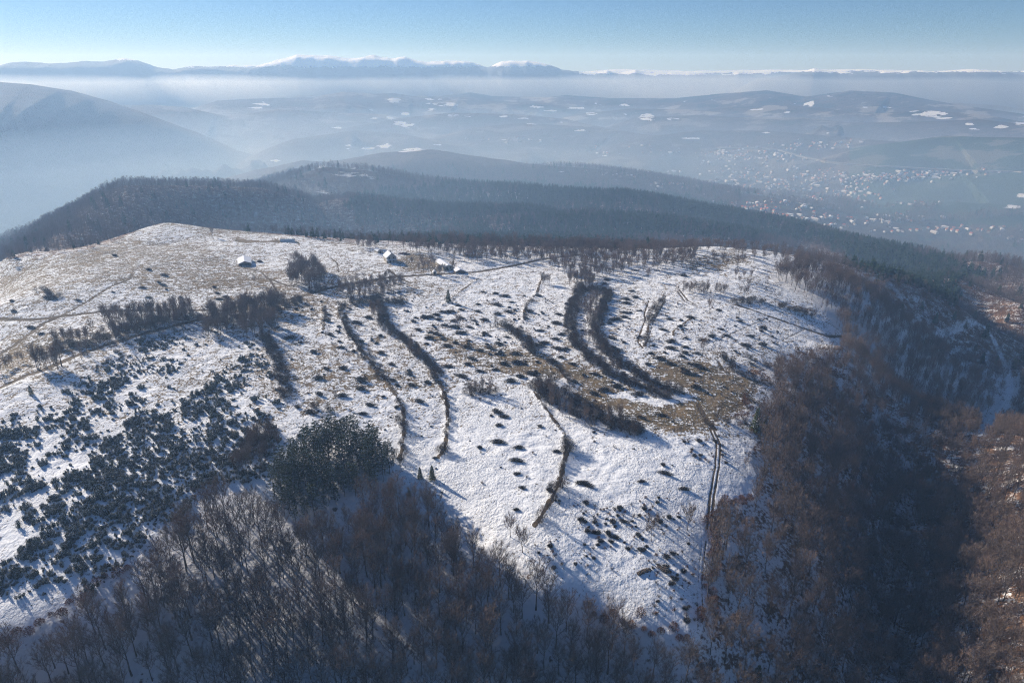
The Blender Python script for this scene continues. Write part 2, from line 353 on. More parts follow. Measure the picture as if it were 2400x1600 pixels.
BROWNS = [([(1480,800),(1600,830),(1760,870),(1740,920),(1680,960),(1600,1000),(1500,990),(1420,950),(1330,930),(1300,900),(1380,880),(1560,915),(1590,900),(1500,870)], .74),
 ([(1300,840),(1420,880),(1560,925),(1500,960),(1380,945),(1290,880)], .55),
 ([(1230,820),(1330,830),(1420,880),(1380,900),(1260,860)], .75),
 ([(620,800),(760,830),(900,850),(1000,870),(1060,900),(900,900),(700,900),(640,870)], .50),
 ([(830,830),(880,850),(905,890),(840,880)], .72),
 ([(960,740),(1100,780),(1240,810),(1280,870),(1180,860),(1020,830)], .60),
 ([(1130,790),(1260,815),(1330,870),(1230,870),(1140,830)], .72),
 ([(830,750),(930,790),(940,820),(850,790)], .58),
 ([(640,910),(800,905),(820,940),(720,960),(650,940)], .46),
 ([(240,568),(400,578),(560,590),(530,612),(380,600),(250,585)], .62),
 ([(330,538),(560,548),(520,560),(320,556)], .40),
 ([(520,549),(600,550),(690,556),(660,560),(560,556)], 1.0),
 ([(690,552),(760,556),(860,570),(840,576),(720,562)], .75),
 ([(780,556),(960,572),(900,582),(800,566)], .42),
 ([(0,600),(200,590),(330,640),(300,700),(100,700),(0,690)], .24),
 ([(330,600),(560,650),(520,690),(330,680)], .20),
 ([(940,574),(1010,590),(1060,616),(1000,635),(930,630),(900,600)], .72),
 ([(870,600),(950,610),(1000,640),(920,640)], .45),
 ([(1560,595),(1700,575),(1740,600),(1650,625),(1570,615)], .60),
 ([(1600,575),(1660,566),(1760,580),(1690,588)], .5),
 ([(1480,790),(1540,810),(1500,830)], .6),
 ([(1590,1015),(1660,1010),(1690,1050),(1640,1090),(1580,1060)], .40),
 ([(1600,960),(1760,930),(1760,1000),(1700,990)], .25)]
CLEAR = [([(1380,905),(1450,900),(1500,915),(1570,905),(1590,918),(1530,930),(1440,915)]), ([(1290,870),(1330,885),(1300,905),(1270,890)]),
 ([(1690,940),(1730,950),(1745,965),(1700,955)])]
# line, half width in metres, strength
TRACKS = [([(-60,905),(0,890),(60,862),(110,845),(170,818),(250,790),(330,765),(390,750),(480,728),(560,712),(620,697),(700,678),(760,660),(830,648),(900,636),(1000,630),(1100,624),(1180,610),(1240,596),(1330,585)], 2.0, 1),
 ([(0,812),(30,795),(60,772),(100,742),(140,726),(250,714),(400,711),(520,713),(600,700)], 1.7, 1), ([(0,732),(80,734),(140,726)], 1.5, .9),
 ([(140,726),(200,692),(250,660),(300,640),(303,628)], 1.3, .7), ([(0,700),(130,678),(280,660),(400,640)], 1.0, .6),
 ([(30,640),(80,670),(140,724)], 1.3, .5), ([(60,620),(110,655),(150,720)], .8, .5), ([(150,610),(200,650),(240,685)], .6, .45), ([(230,600),(270,630),(300,640)], .6, .45), ([(90,600),(160,640),(190,665)], .6, .45),
 ([(1605,930),(1625,965),(1640,985)], 1.2, 1),
 ([(1637,983),(1655,1020),(1652,1070),(1640,1140),(1633,1215)], .38, 1), ([(1630,983),(1646,1020),(1643,1070),(1631,1140),(1624,1215)], .38, 1),
 ([(1622,1240),(1612,1330),(1614,1420)], .25, .6), ([(1612,1240),(1603,1340),(1603,1440)], .25, .5),
 ([(1690,700),(1730,712),(1770,727),(1850,755),(1900,772),(1940,772)], 1.3, 1),
 ([(1660,700),(1590,730),(1545,760),(1540,790)], .6, .5), ([(1770,727),(1700,757),(1640,785)], .5, .7), ([(1850,755),(1780,790)], .4, .6),
 ([(1490,690),(1480,720),(1482,735),(1472,760),(1465,785),(1478,800)], .5, .8), ([(1530,690),(1500,740),(1485,790)], .3, .6),
 ([(1560,665),(1580,690),(1600,700)], .45, .8), ([(1555,668),(1573,692),(1594,702)], .3, .7), ([(1500,620),(1560,630),(1610,625)], .7, .7),
 ([(430,648),(500,645),(620,640),(660,656),(690,660)], 1.0, .9), ([(560,615),(600,625),(622,645),(640,675)], .8, .9), ([(470,650),(500,675)], .8, .6),
 ([(190,572),(400,604),(470,640)], .6, .6), ([(590,690),(620,680),(560,652)], .5, .5), ([(760,592),(775,605),(778,625)], .8, .7),
 ([(890,618),(920,640),(945,650)], 1.1, .9), ([(1110,640),(1160,628)], .5, .4),
 ([(880,860),(915,905)], .6, .6), ([(1008,900),(1026,935),(1024,1010)], .35, .6), ([(1650,830),(1660,850),(1690,862)], .9, .8), ([(600,745),(720,760),(850,780)], .5, .5)]
def fringe(u, v, poly, jit=6):     # ragged polygon test
    return in_poly(u + jit*fbm(GX/9, GY/9, 2, 61), v + .5*jit*fbm(GX/9, GY/9, 2, 67), poly)
NEARMASK = R2 < 780
GZ += np.where(R2 < 900, .22*fbm(GX/4.5, GY/4.5, 3, 131), 0)
field = in_poly(GU, GV, FIELD) & NEARMASK & ~in_poly(GU, GV, GROVE)
woods = (~field).astype(float)*(R2 < 1250)
brown = np.full(GX.shape, .10)
brown += .14*sstep(-.1, .5, fbm(GX/60, GY/60, 3, 71))
brown += .16*sstep(-30, -160, GX)*sstep(300, 400, R2)*(.5+1.3*sstep(-.25, .3, fbm(GX/70, GY/35, 3, 73)))
brown += .19*sstep(210, 330, R2)
j1, j2 = fbm(GX/12, GY/12, 3, 75), fbm(GX/12, GY/12, 3, 77)
def soft(poly, ru=26, rv=11):
    nr_ = int(np.searchsorted(rs, 780)); acc = np.zeros((nr_, NAZ)); n_ = 14
    U, V, a_, b_ = GU[:nr_], GV[:nr_], j1[:nr_], j2[:nr_]
    for i in range(n_):
        t_ = i*2.399; rr_ = math.sqrt((i+.5)/n_)
        acc += in_poly(U + 22*a_ + ru*rr_*cos(t_), V + 12*b_ + rv*rr_*sin(t_), poly)
    out = np.zeros(GX.shape); out[:nr_] = acc/n_; return out
for poly, s in BROWNS:
    f = soft(poly) if s < .99 else soft(poly, 3, 1.5); brown = np.maximum(brown, .10 + (s-.10)*f)
for poly in CLEAR: brown = brown*(1-soft(poly, 8, 4))
brown = np.where(GV > 1010, brown*.35, brown)
dirt_shade = np.zeros(GX.shape)
near_rows = rs < 800
nx, ny = GX[near_rows], GY[near_rows]
dsub = dirt_shade[near_rows]
DENT = np.zeros_like(dsub)
for pts, hw, s in TRACKS:
    L = [p[:2] for p in ground_line(pts)]
    if len(L) < 2: continue
    xs = [p[0] for p in L]; ys = [p[1] for p in L]
    m = (nx > min(xs)-6) & (nx < max(xs)+6) & (ny > min(ys)-6) & (ny < max(ys)+6)
    if not m.any(): continue
    d, _, _ = dist_line(nx[m], ny[m], L)
    hw2 = np.maximum(hw, np.hypot(nx[m], ny[m])*.0016)*(1+.35*fbm(nx[m]/5, ny[m]/5, 2, 5))
    f = s*(1-sstep(hw2*.55, hw2*1.5, d))
    dsub[m] = np.maximum(dsub[m], f); DENT[m] = np.maximum(DENT[m], f*min(hw, 1))
dirt_shade[near_rows] = dsub
GZ[near_rows] -= .18*DENT
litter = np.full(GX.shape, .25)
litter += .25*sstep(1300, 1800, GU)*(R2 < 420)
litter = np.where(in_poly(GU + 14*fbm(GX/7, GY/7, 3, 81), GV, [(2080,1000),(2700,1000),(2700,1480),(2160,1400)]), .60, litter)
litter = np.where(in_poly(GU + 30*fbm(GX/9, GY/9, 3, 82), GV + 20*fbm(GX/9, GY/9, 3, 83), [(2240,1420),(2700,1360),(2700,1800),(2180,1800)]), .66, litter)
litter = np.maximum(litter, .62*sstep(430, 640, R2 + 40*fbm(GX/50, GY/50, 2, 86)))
# road through the wood on the right, snowed over
SNOWROAD = [(2238,738),(2262,752),(2280,775),(2296,810),(2312,845),(2321,885),(2314,925),(2295,955),(2268,978),(2255,1000)]
SR = [p[:2] for p in ground_line(SNOWROAD, 8)]
TERR = [[(785,695),(786,735),(800,765),(850,830),(880,865),(905,905),(925,935),(928,960),(925,1030),(918,1055)],
 [(868,690),(882,745),(905,765),(975,825),(1010,872),(1026,925),(1030,965),(1022,1030),(1005,1055)], [(1145,745),(1200,775),(1228,815),(1270,845),(1300,870),(1320,890)],
 [(1335,655),(1312,715),(1312,775),(1340,810),(1390,850),(1500,900),(1560,922)], [(1398,675),(1366,750),(1380,795),(1470,865),(1570,905)],
 [(1245,640),(1232,675),(1208,705),(1200,740)], [(1100,640),(1060,668),(1020,700)], [(1225,900),(1262,950),(1298,1000),(1300,1045),(1282,1120),(1245,1185),(1230,1205)],
 [(1525,695),(1490,745),(1482,795)], [(740,700),(745,735),(742,760)], [(1590,730),(1548,760),(1545,790)]]
for pts in TERR:
    L = [p[:2] for p in ground_line(pts)]
    d, _, _ = dist_line(nx, ny, L)
    GZ[near_rows] += .45*np.exp(-(d/1.3)**2)
    b_ = dirt_shade[near_rows]; b_[:] = np.maximum(b_, .72*(1-sstep(.3, 1.2, d + 1.2*fbm(nx/3, ny/3, 2, 8)))*(.55+.9*vnoise(nx/11, ny/11, 9))); dirt_shade[near_rows] = b_  # dark line painted along each terrace bank for its shadow and hedge
d, _, _ = dist_line(nx, ny, SR)
sr = 1-sstep(1.5, 2.8, d)
SNOWROAD2 = [p[:2] for p in ground_line([(2130,775),(2170,765),(2210,750),(2238,738)], 8)]
d2, _, _ = dist_line(nx, ny, SNOWROAD2); sr2 = 1-sstep(1.5, 3.5, d2)
k_ = woods[near_rows]; k_ *= (1-np.maximum(sr, sr2)); woods[near_rows] = k_
b_ = brown[near_rows]; b_ *= (1-np.maximum(sr, sr2)); brown[near_rows] = b_
far = sstep(1050, 1500, R2 + 60*fbm(GX/40, GY/40, 2, 91))
# the valley floor with its fields; wooded slopes keep their trees
slope_z = GZ - floor_z(GX, GY, R2, A2)
fields = sstep(30, 8, slope_z + 12*fbm(GX/170, GY/170, 3, 95))*(GU > 1150)*(GV > 300)*(R2 > 1050)
woodlets = fbm(GX/260, GY/150, 4, 97)
fields = fields*(1 - sstep(.16, .24, woodlets))
conifer = np.where(R2 < 1900, .35, .1) + .3*fbm(GX/300, GY/300, 2, 99)
conifer = np.where((R2 > 1700) & (R2 < 2600) & (GU > 1950), .7, conifer)
# snow clearings on the far hills: (u, v, half width, half height)
PATCHES = [(600,240,30,4),(575,248,40,3),(705,292,60,3.5),(680,248,12,2),(745,268,12,3),(905,233,14,6),(985,226,30,4),(1000,240,45,5),(930,262,20,5),(985,252,18,3),(850,255,16,3),
 (900,270,10,4),(920,285,22,8),(860,272,14,2),(1040,266,18,5),(1075,268,14,5),(1100,252,9,3),(1150,268,18,4),(1190,272,28,3),(1220,246,25,3),(1120,243,14,2),(1265,255,14,3),(1320,248,24,3),
 (1355,262,16,4),(1375,238,12,4),(1460,262,30,5),(1490,272,20,5),(1545,274,12,3),(1430,242,12,3),(1570,232,10,2),(1640,230,12,2),(1750,252,24,4),(1860,240,16,6),(1825,238,8,3),(1960,232,22,4),(1905,222,12,2),(1985,246,10,4),
 (2050,246,18,3),(2140,262,32,9),(2160,270,20,4),(2100,260,14,8),(2240,300,18,7),(2225,285,10,3),(2300,292,14,4),(2340,268,14,3),(2230,260,14,3),(1800,258,14,3),(1670,252,8,2),
 (890,335,34,7),(935,345,40,6),(850,340,18,5),(1010,332,30,4),(1080,322,28,3),(800,340,12,10),(1030,345,18,3),(630,369,9,2),(1225,285,20,2),(1300,282,18,2),(1160,322,20,3),(1390,358,10,2),(1450,372,14,2),(1710,262,6,2),
 (1330,300,20,2),(1900,305,8,2),(2345,455,20,14),(2330,470,20,8),(2300,480,16,4),(1290,394,14,2),(1340,402,14,2),(1450,576,1,1),(1760,305,10,2),(2340,285,12,3),(1600,318,25,2)]
patch = np.full(GX.shape, -.42)
patch += .36*sstep(2500, 3100, R2) + .12*fbm(GX/260, GY/260, 2, 115)
fr = R2 > 1000
for (pu, pv, pw, ph) in PATCHES:
    m = fr & (abs(GU-pu) < pw*2.6) & (abs(GV-pv) < ph*3.2)
    if m.any():
        du_, dv_ = (GU[m]-pu)/pw, (GV[m]-pv)/ph
        q_ = fbm(GX[m]/70, GY[m]/130, 4, 111)
        e = .66 - .42*(du_**2 + dv_**2)**.8 + 1.0*q_
        patch[m] = np.maximum(patch[m], np.minimum(e, .64))
patch = np.where(in_poly(GU, GV, [(668,430),(700,395),(745,376),(830,385),(870,400),(850,430),(780,465),(740,462)]) & fr, .30, patch)   # the striped snowy slope
patch = np.where((GU > 1150) & (fields > .5), np.maximum(patch, -.34 + .25*fbm(GX/90, GY/90, 3, 103)), patch)
# snow line on the mountains
mz = GZ - np.where(GU < 400, 46, np.where(GU < 1330, 24, np.where(GU < 1770, -22, -8)))
patchm = .62 + mz/26.0 + .35*fbm(GX/120, GY/200, 4, 107) - np.where(GU < 400, .35, 0) - .5*sstep(1215, 1300, GU)*(GU < 1330)

def sub_mesh(name, i0, i1, material, attrs):
    rows = np.arange(i0, i1+1); nr = len(rows)
    co = np.empty((nr*NAZ, 3), np.float32)
    co[:, 0] = GX[rows].ravel(); co[:, 1] = GY[rows].ravel(); co[:, 2] = GZ[rows].ravel()
    me = bpy.data.meshes.new(name)
    me.vertices.add(len(co)); me.vertices.foreach_set("co", co.ravel())
    a = (np.arange(nr-1)[:, None]*NAZ + np.arange(NAZ-1)[None, :]).ravel()
    f = np.stack([a, a+NAZ, a+NAZ+1, a+1], 1).astype(np.int32)[:, ::-1]
    me.loops.add(f.size); me.loops.foreach_set("vertex_index", np.ascontiguousarray(f).ravel())
    me.polygons.add(len(f)); me.polygons.foreach_set("loop_start", np.arange(0, f.size, 4, dtype=np.int32))
    me.update(calc_edges=True)
    me.polygons.foreach_set("use_smooth", np.ones(len(f), bool))
    for an, arr in attrs.items():
        at = me.attributes.new(an, 'FLOAT', 'POINT'); at.data.foreach_set("value", arr[rows].astype(np.float32).ravel())
    me.materials.append(material)
    o = bpy.data.objects.new(name, me); SC.collection.objects.link(o)
    o["kind"] = "structure"
    return o
GM = ground_material()
meadows = sstep(1900, 2500, R2)*sstep(700, 1000, GU)*.5 + sstep(3000, 3400, R2)*.5
AT = dict(meadows=meadows, brown=brown, dirt_shade=dirt_shade, litter=litter, woods=woods, far=far, fields=fields, conifer=conifer, patch=patch)
o = sub_mesh("ground", 0, N_NEAR, GM, AT); o["label"] = "snowy upland meadow and wooded slopes around it"
o = sub_mesh("hills", N_NEAR, N_MID, GM, AT); o["label"] = "hazy wooded hills and broad valley behind the meadow"
o = sub_mesh("mountains", N_MID, NR-1, mountain_material(), dict(patch=patchm)); o["label"] = "snow-capped mountain ranges along the horizon"
# ---------------------------------------------------------------- mesh building
RNG = np.random.default_rng(11)
class MB:
    def __init__(s): s.v = []; s.f = []; s.m = []
    def add(s, vs, fs, mi=0):
        o = len(s.v); s.v += [tuple(map(float, p)) for p in vs]; s.f += [tuple(i+o for i in f) for f in fs]; s.m += [mi]*len(fs)
    def tube(s, path, rad, n=5, mi=0):
        path = [np.array(p, float) for p in path]; rings = []
        for i, p in enumerate(path):
            d = path[min(i+1, len(path)-1)] - path[max(i-1, 0)]; d /= np.linalg.norm(d)+1e-9
            a = np.cross(d, (0.3, 1, .1)); a /= np.linalg.norm(a)+1e-9; b = np.cross(d, a)
            rings.append([p + rad[i]*(a*cos(2*pi*k/n) + b*sin(2*pi*k/n)) for k in range(n)])
        vs = [q for r in rings for q in r]; fs = []
        for i in range(len(path)-1):
            for k in range(n): fs.append((i*n+k, i*n+(k+1) % n, (i+1)*n+(k+1) % n, (i+1)*n+k))
        fs.append(tuple(range(n))[::-1]); fs.append(tuple(range((len(path)-1)*n, len(path)*n)))
        s.add(vs, fs, mi)
    def blade(s, p, d, L, w_, mi=0, rng=random):
        d = np.array(d, float); d /= np.linalg.norm(d)+1e-9
        r = np.array([rng.uniform(-1, 1) for _ in range(3)]); a = np.cross(d, r); a /= np.linalg.norm(a)+1e-9
        p = np.array(p, float); s.add([p-a*w_/2, p+a*w_/2, p+d*L], [(0, 1, 2)], mi)
    def leaf(s, p, d, L, w_, mi=0, rng=random):
        d = np.array(d, float); d /= np.linalg.norm(d)+1e-9
        r = np.array([rng.uniform(-1, 1) for _ in range(3)]); a = np.cross(d, r); a /= np.linalg.norm(a)+1e-9
        p = np.array(p, float); s.add([p, p+d*L*.45+a*w_/2, p+d*L, p+d*L*.45-a*w_/2], [(0, 1, 2, 3)], mi)
    def mesh(s, name, mats, smooth=False):
        me = bpy.data.meshes.new(name); me.from_pydata(s.v, [], s.f)
        for m in mats: me.materials.append(m)
        me.polygons.foreach_set("material_index", s.m)
        if smooth: me.polygons.foreach_set("use_smooth", [True]*len(s.f))
        me.update(); return me
def solid(name, a, bcol=None, scale=3.0, rand=False, rough=.9, coords="Object"):
    m, t, b = mat(name); q = NB(t); b.inputs["Roughness"].default_value = rough
    if bcol is None: bcol = tuple(c*.7 for c in a)
    n = q.noise(q.n("ShaderNodeTexCoord").outputs[coords], scale, 3)
    f = q.step(n, .35, .65)
    if rand:
        oi = q.n("ShaderNodeObjectInfo").outputs["Random"]
        f = q.math('ADD', q.math('MULTIPLY', f, .35), q.math('MULTIPLY', oi, .65))
    q.l(q.mix(f, C4(*a), C4(*bcol)), b.inputs["Base Color"]); return m
M_BARK = solid("grey_bark", (.075, .06, .052), (.12, .10, .085))
M_TWIG = solid("winter_twigs", (.29, .205, .16), (.14, .115, .10), 1.2, True)
M_TWIGD = solid("hedge_twigs", (.12, .085, .065), (.07, .058, .05), 1.2, True)
M_RUSSET = solid("dead_oak_leaves", (.20, .10, .06), (.13, .07, .05), 2, True)
M_TWIGF = solid("far_twigs", (.20, .16, .145), (.13, .11, .10), 1.2, True)
M_PINE = solid("pine_needles", (.034, .055, .015), (.080, .088, .025), 1.2, True)
M_JUN = solid("juniper_needles", (.036, .058, .032), (.135, .115, .065), 2.0, True)
M_CONF = solid("far_conifer_needles", (.035, .075, .052), (.08, .12, .07), 1.2, True)
M_SNOWT = solid("settled_snow", (.80, .82, .86), (.75, .77, .82))
M_HEATH = solid("dark_heath_twigs", (.055, .045, .035), (.095, .075, .055), 2.0, True)

def bare_tree(seed, H, spread=1.0, ntw=10, limbs=13, tw=.045):
    R = random.Random(seed); T, Cn = MB(), MB()
    lean = R.uniform(-.05, .05), R.uniform(-.05, .05)
    path = []; x = y = 0
    for i in range(8):
        z = H*.86*i/7; path.append((x, y, z)); x += lean[0]*H/7+R.uniform(-.12, .12); y += lean[1]*H/7+R.uniform(-.12, .12)
    r0 = H*.011+.03
    T.tube(path, [r0*(1-.86*i/7) + (.05 if i == 0 else 0) for i in range(8)], 6)
    for k in range(limbs):
        f = .34 + .6*(k+.5)/limbs + R.uniform(-.03, .03); f = min(f, .97)
        fi = f*7; i = min(int(fi), 6); t = fi-i; p0 = np.array(path[i])*(1-t)+np.array(path[i+1])*t
        a = k*2.4+R.uniform(-.4, .4); L = H*(.36 - .20*f)*spread*R.uniform(.8, 1.15) + .6
        up = .75 + .9*f; d = np.array([cos(a), sin(a), up]); d /= np.linalg.norm(d)
        pts = [p0]; dd = d.copy()
        for j in range(4):
            dd = dd + np.array([R.uniform(-.12, .12), R.uniform(-.12, .12), .16]); dd /= np.linalg.norm(dd)
            pts.append(pts[-1] + dd*L/4)
        rr = r0*(1-.8*f)*.5
        T.tube(pts, [rr, rr*.8, rr*.6, rr*.4, rr*.15], 4)
        for j in range(1, 5):
            for m in range(2 if j < 4 else 3):
                e = dd + np.array([R.uniform(-.9, .9), R.uniform(-.9, .9), R.uniform(-.1, .8)]); e /= np.linalg.norm(e)
                Ls = L*.30*R.uniform(.6, 1.2) + .3; q0 = pts[j]; q1 = q0+e*Ls
                T.tube([q0, (q0+q1)/2+np.array([0, 0, .05]), q1], [.028, .02, .01], 3)
                for n in range(ntw):
                    s_ = R.uniform(.15, 1); g = e*.7 + np.array([R.uniform(-.8, .8), R.uniform(-.8, .8), R.uniform(-.1, 1)])
                    Cn.blade(q0+(q1-q0)*s_, g, R.uniform(.6, 1.55), tw, 0, R)
    return T.mesh("trunk", [M_BARK], True), Cn.mesh("crown", [M_TWIG])
def far_bare_tree(seed, H):
    R = random.Random(seed); T = MB()
    T.tube([(0, 0, -.5), (R.uniform(-.2, .2), 0, H*.5), (0, R.uniform(-.3, .3), H*.9)], [.20, .13, .04], 3, 0)
    for k in range(130):
        f = R.uniform(.30, .98); a = R.uniform(0, 2*pi); rr = H*.24*math.sin(min(1, (1.04-f)/.7)*pi/2)*R.uniform(.2, 1)
        T.blade((rr*cos(a), rr*sin(a), f*H*.9), (cos(a)*.6, sin(a)*.6, R.uniform(.4, 1.4)), R.uniform(1.2, 2.3), .15, 1, R)
    return T.mesh("far_bare_tree", [M_BARK, M_TWIGF])
def far_conifer(seed, H):
    R = random.Random(seed); T = MB(); T.tube([(0, 0, -.5), (0, 0, H)], [.2, .03], 3, 0)
    nt = 9
    for k in range(nt):
        z = H*(.16+.8*k/nt); r = H*.19*(1-k/nt)**.8+.25
        for j in range(7):
            a = j*2*pi/7+R.uniform(-.4, .4)+k; rj = r*R.uniform(.7, 1.25)
            for sg in (.30, .9):
                T.leaf((0, 0, z+R.uniform(-.2, .5)), (cos(a+sg*.3), sin(a+sg*.3), -.35+sg*.5), rj*1.15, rj*.75, 1, R)
    return T.mesh("far_conifer", [M_BARK, M_CONF])
def pine(seed, H):
    R = random.Random(seed); T, Cn = MB(), MB()
    path = [(R.uniform(-.1, .1), R.uniform(-.1, .1), H*i/6) for i in range(7)]
    T.tube(path, [.19*(1-.9*i/6) for i in range(7)], 6)
    for k in range(44):
        f = .26+.72*(k/44); a = k*2.4+R.uniform(-.3, .3); L = (H*.25*(1.08-f)**.5)*R.uniform(.7, 1.15)
        p0 = np.array((0, 0, f*H)); d = np.array((cos(a), sin(a), .28)); p1 = p0+d*L
        T.tube([p0, p1], [.035, .012], 3)
        for m in range(6):
            c = p0+(p1-p0)*R.uniform(.35, 1.08)+np.array([R.uniform(-.35, .35), R.uniform(-.35, .35), R.uniform(-.1, .35)])
            for n in range(9):
                g = np.array([R.uniform(-1, 1), R.uniform(-1, 1), R.uniform(-.3, 1.1)])
                sn = 1 if (g[2] > .75 and R.random() < .35) else 0
                Cn.leaf(c, g+d*.4, R.uniform(.35, .65), .13, sn, R)
    return T.mesh("trunk", [M_BARK], True), Cn.mesh("crown", [M_PINE, M_SNOWT])
def spruce(seed, H):
    R = random.Random(seed); T, Cn = MB(), MB(); T.tube([(0, 0, 0), (0, 0, H)], [.2, .02], 6)
    for k in range(26):
        f = .06+.92*k/26; r = H*.23*(1-f)**.85+.15
        for j in range(9):
            a = j*2*pi/9+k*.7+R.uniform(-.2, .2); L = r*R.uniform(.75, 1.15); d = np.array((cos(a), sin(a), -.28))
            for m in range(5):
                c = np.array((0, 0, f*H))+d*L*(.25+.75*m/5)
                for sg in (-1, 1): Cn.leaf(c, (cos(a+sg*.7), sin(a+sg*.7), -.25), L*.35+.12, .16, 1 if (m > 2 and R.random() < .12) else 0, R)
    return T.mesh("trunk", [M_BARK], True), Cn.mesh("crown", [M_PINE, M_SNOWT])
def juniper(seed, H, n):
    R = random.Random(seed); B = MB()
    for k in range(n):
        a = R.uniform(0, 2*pi); d = R.uniform(.0, .46)*H*math.sqrt(n)*.55; x, y = d*cos(a), d*sin(a)
        h = H*R.uniform(.55, 1)*(1-.25*d/(H+.1)); r = h*R.uniform(.20, .36); lx, ly = R.uniform(-.2, .2)*h + x*.25, R.uniform(-.2, .2)*h + y*.25
        B.tube([(x, y, 0), (x+lx*.4, y+ly*.4, h*.4), (x+lx*.9, y+ly*.9, h*.85)], [r*.45, r*.5, r*.12], 5, 0)
        for j in range(int(70+50*H/2)):
            f = R.random()**.8; b = R.uniform(0, 2*pi); rr = r*(math.sin(pi*min(.98, .16+.84*f))**.6)*R.uniform(.55, 1.05)
            c = (x+lx*f+rr*cos(b), y+ly*f+rr*sin(b), h*f)
            g = (cos(b)*.7, sin(b)*.7, R.uniform(.3, 1.3))
            B.leaf(c, g, R.uniform(.18, .42), .15, 1 if R.random() < .30*f else 0, R)
    return B.mesh("juniper", [M_JUN, M_SNOWT])
def mound(seed, W, H, m0=None, snow=.07):
    R = random.Random(seed); B = MB(); k0 = R.uniform(0, 6); el = R.uniform(.6, .9)
    for j in range(430):
        a = R.uniform(0, 2*pi); e = R.random()**.7; rr = W/2*e*(1+.22*math.sin(3*a+k0))*R.uniform(.85, 1.05)
        z = H*math.sqrt(max(0, 1-(e*.98)**2))*R.uniform(.35, .85)
        B.blade((rr*cos(a), rr*el*sin(a), z), (cos(a)*e+R.uniform(-.5, .5), sin(a)*e+R.uniform(-.5, .5), R.uniform(.2, 1)), R.uniform(.45, 1.1), .12, 1 if R.random() < snow else 0, R)
    ring = [(W*.43*cos(t*pi/5)*(1+.2*math.sin(3*t*pi/5+k0)), W*.43*el*sin(t*pi/5)*(1+.2*math.sin(3*t*pi/5+k0)), -.2) for t in range(10)]
    ring2 = [(p[0]*.75, p[1]*.75, H*.32*R.uniform(.8, 1.1)) for p in ring]
    B.add(ring+ring2+[(0, 0, H*.42)], [(t, (t+1) % 10, 10+(t+1) % 10, 10+t) for t in range(10)]+[(10+t, 10+(t+1) % 10, 20) for t in range(10)], 0)
    return B.mesh("mound_bush", [m0 or M_HEATH, M_SNOWT])
def shrub(seed, H, W, m1, n=420, tw=.06, leafy=False):
    R = random.Random(seed); B = MB()
    for k in range(11):
        a = R.uniform(0, 2*pi); d = R.uniform(.1, .5)*W/2; q = (W*.42*cos(a)*R.uniform(.4, 1), W*.42*sin(a)*R.uniform(.4, 1), H*R.uniform(.5, .85))
        B.tube([(d*cos(a)*.4, d*sin(a)*.4, -.1), ((d*cos(a)*.6+q[0])/2, (d*sin(a)*.6+q[1])/2, q[2]*.6), q], [.06, .04, .015], 3, 0)
    for j in range(n):
        a = R.uniform(0, 2*pi); f = R.uniform(.08, .92); rr = W/2*math.sin(pi*min(.97, .22+.75*f))**.7*math.sqrt(R.random())
        p = (rr*cos(a), rr*sin(a), f*H*.9); g = (cos(a)*rr/W*1.6+R.uniform(-.4, .4), sin(a)*rr/W*1.6+R.uniform(-.4, .4), R.uniform(.2, 1.2))
        if leafy and R.random() < .75: B.leaf(p, g, R.uniform(.2, .4), .22, 1, R)
        else: B.blade(p, g, R.uniform(.5, 1.1), tw, 1, R)
    return B.mesh("shrub", [M_BARK, m1])

